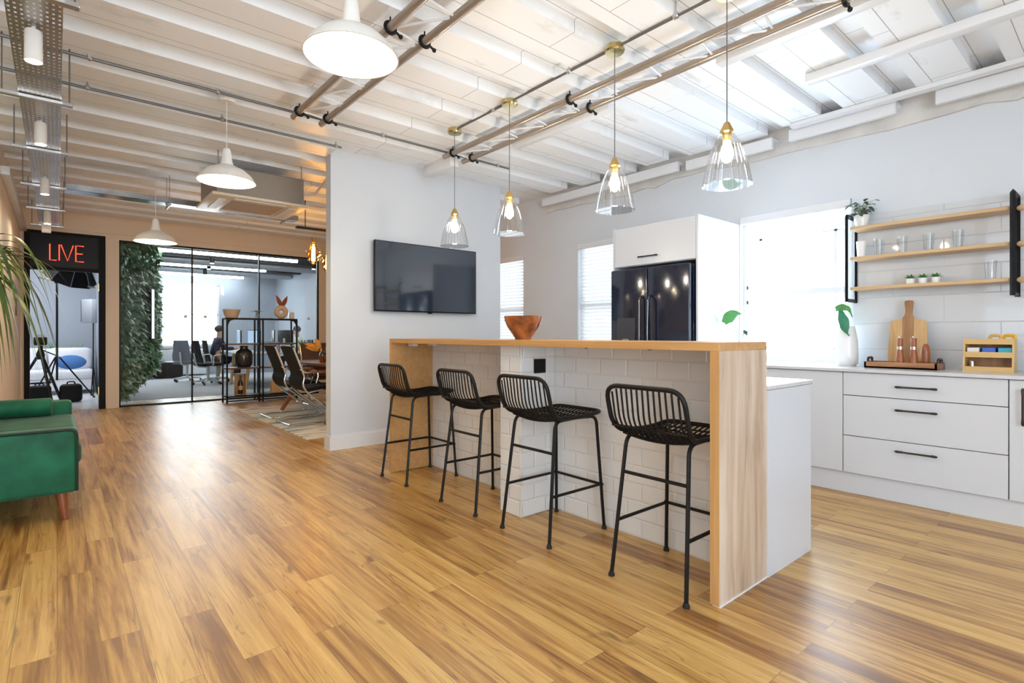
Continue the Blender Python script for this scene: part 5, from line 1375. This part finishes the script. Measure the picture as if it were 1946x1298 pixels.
def tripod_legs(t, top, spread, r, mm, rot=0.3):
    for k in range(3):
        a = 2 * PI * k / 3 + rot
        lg = MB().cyl((0.03 * math.cos(a), 0.03 * math.sin(a), top), (spread * math.cos(a), spread * math.sin(a), 0.012), r, 8).build('leg', mm, t)
        MB().ball((spread * math.cos(a), spread * math.sin(a), 0.016), 0.016, u=8, v=6).build('foot', M['rubber'], lg)
t = thing('camera_tripod', 'video camera on a black tripod just inside the studio door', 'tripod', (-0.20, 11.35, 0.006))
tripod_legs(t, 0.80, 0.42, 0.020, M['black'], 0.9)
MB().lathe([(0, 0.74), (0.05, 0.74), (0.055, 0.82), (0.03, 0.90), (0.03, 0.96), (0, 0.96)], n=16).build('tripod_head', M['black'], t)
MB().tube([(0.0, 0, 0.90), (0.22, 0.02, 0.78)], 0.009, 8).build('pan_handle', M['black'], t)
MB().tube([(0.25 * math.cos(a), 0.25 * math.sin(a), 0.36) for a in (0.9, 0.9 + 2 * PI / 3, 0.9 + 4 * PI / 3)], 0.008, 6, True).build('spreader', M['black'], t)
cm = thing('video_camera', 'dark video camera with a pale top mounted on the studio tripod', 'camera', (-0.20, 11.35, 0.9665))
MB().box((0, 0.02, 0.07), (0.16, 0.24, 0.13), 0.015).build('camera_body', M['black'], cm)
MB().cyl((0, 0.12, 0.06), (0, 0.24, 0.06), 0.042, 18).build('lens', M['screen'], cm)
MB().box((0, -0.06, 0.145), (0.09, 0.07, 0.06), 0.01).build('viewfinder', M['plastic'], cm)
MB().tube(fillet([(0, -0.04, 0.115), (0, -0.02, 0.17), (0, 0.10, 0.17), (0, 0.11, 0.115)], 0.02), 0.010, 8).build('top_handle', M['plastic'], cm)
t = thing('light_stand', 'black light stand holding the big softbox in the studio', 'light stand', (0.0, 12.1, 0.006))
tripod_legs(t, 0.75, 0.52, 0.012, M['black'], 0.2)
MB().cyl((0, 0, 0.35), (0, 0, 2.06), 0.016, 10).build('pole', M['black'], t)
MB().cyl((-0.25, 0, 2.10), (0.52, -0.02, 1.97), 0.014, 8).build('boom_arm', M['steel'], t)
MB().b(-0.035, 0.035, -0.035, 0.035, 2.02, 2.10, 0.01).build('boom_clamp', M['black'], t)
for sx in (-0.22, 0.18):
    o = thing('sandbag', 'black sandbag weighing down the stand, nearer the tripod' if sx < 0 else 'black sandbag weighing down the stand, nearer the door hinges', 'sandbag', (sx * 1.0, 11.70, 0.006), 0, 'sandbags on the studio floor')
    MB().box((0, 0, 0.151), (0.30, 0.24, 0.30), 0.06, 3).build('bag', M['blackm'], o)
    MB().tube(fillet([(-0.05, 0, 0.27), (-0.05, 0, 0.34), (0.05, 0, 0.34), (0.05, 0, 0.27)], 0.03), 0.010, 6).build('strap', M['blackm'], o)
t = thing('softbox', 'large black octagonal softbox tilted above the studio sofa', 'softbox', (0.20, 12.25, 2.22))
R1 = Matrix.Rotation(math.radians(28), 4, 'X') @ Matrix.Rotation(math.radians(14), 4, 'Y')
MB().lathe([(0.06, 0.24), (0.26, 0.10), (0.385, -0.10), (0.377, -0.10), (0.252, 0.085), (0.055, 0.22)], n=8, mtx=R1).build('shell', M['blackm'], t, smooth=0)
MB().lathe([(0, -0.085), (0.37, -0.085), (0.37, -0.08), (0, -0.08)], n=8, mtx=R1).build('diffuser', M['studio'], t, smooth=0)
m = MB()
for k in range(8):
    a = 2 * PI * k / 8
    m.tube([R1 @ Vector((0.06 * math.cos(a), 0.06 * math.sin(a), 0.245)), R1 @ Vector((0.265 * math.cos(a), 0.265 * math.sin(a), 0.104)), R1 @ Vector((0.39 * math.cos(a), 0.39 * math.sin(a), -0.10))], 0.006, 5)
m.build('ribs', M['duct'], t)
MB().lathe([(0, 0.22), (0.06, 0.22), (0.06, 0.42), (0, 0.42)], n=16, mtx=R1).build('lamp_head', M['black'], t)
t = thing('panel_light', 'grey square panel light hanging below the softbox', 'panel light', (0.52, 12.75, 1.42))
MB().box((-0.06, 0, 0.16), (0.10, 0.30, 0.44), 0.01, 2, Matrix.Rotation(0.5, 3, 'Z')).build('light_housing', M['duct'], t)
MB().box((-0.115, 0.03, 0.16), (0.006, 0.26, 0.40), 0.001, 1, Matrix.Rotation(0.5, 3, 'Z')).build('barn_door', M['black'], t)
MB().cyl((0.0, 0.02, 0.16), (0.0, 0.02, -1.41), 0.010, 8).build('pole', M['black'], t)
for k in range(3):
    a = 2 * PI * k / 3 + PI / 2 + 0.3
    MB().cyl((0, 0.02, -0.85), (0.06 * math.cos(a), 0.02 + 0.3 * math.sin(a), -1.405), 0.009, 6).build('leg', M['black'], t)
# glowing ceiling panel out of view, added to brighten the studio
t = thing('studio_light', 'unseen ceiling panel added to light the studio', 'ceiling light', (-0.9, 13.2, 2.93))
MB().b(-0.5, 0.5, -0.5, 0.5, 0, 0.05).build('frame', M['trim'], t, smooth=0)
MB().b(-0.47, 0.47, -0.47, 0.47, -0.004, 0.0).build('diffuser', M['studio'], t, smooth=0)
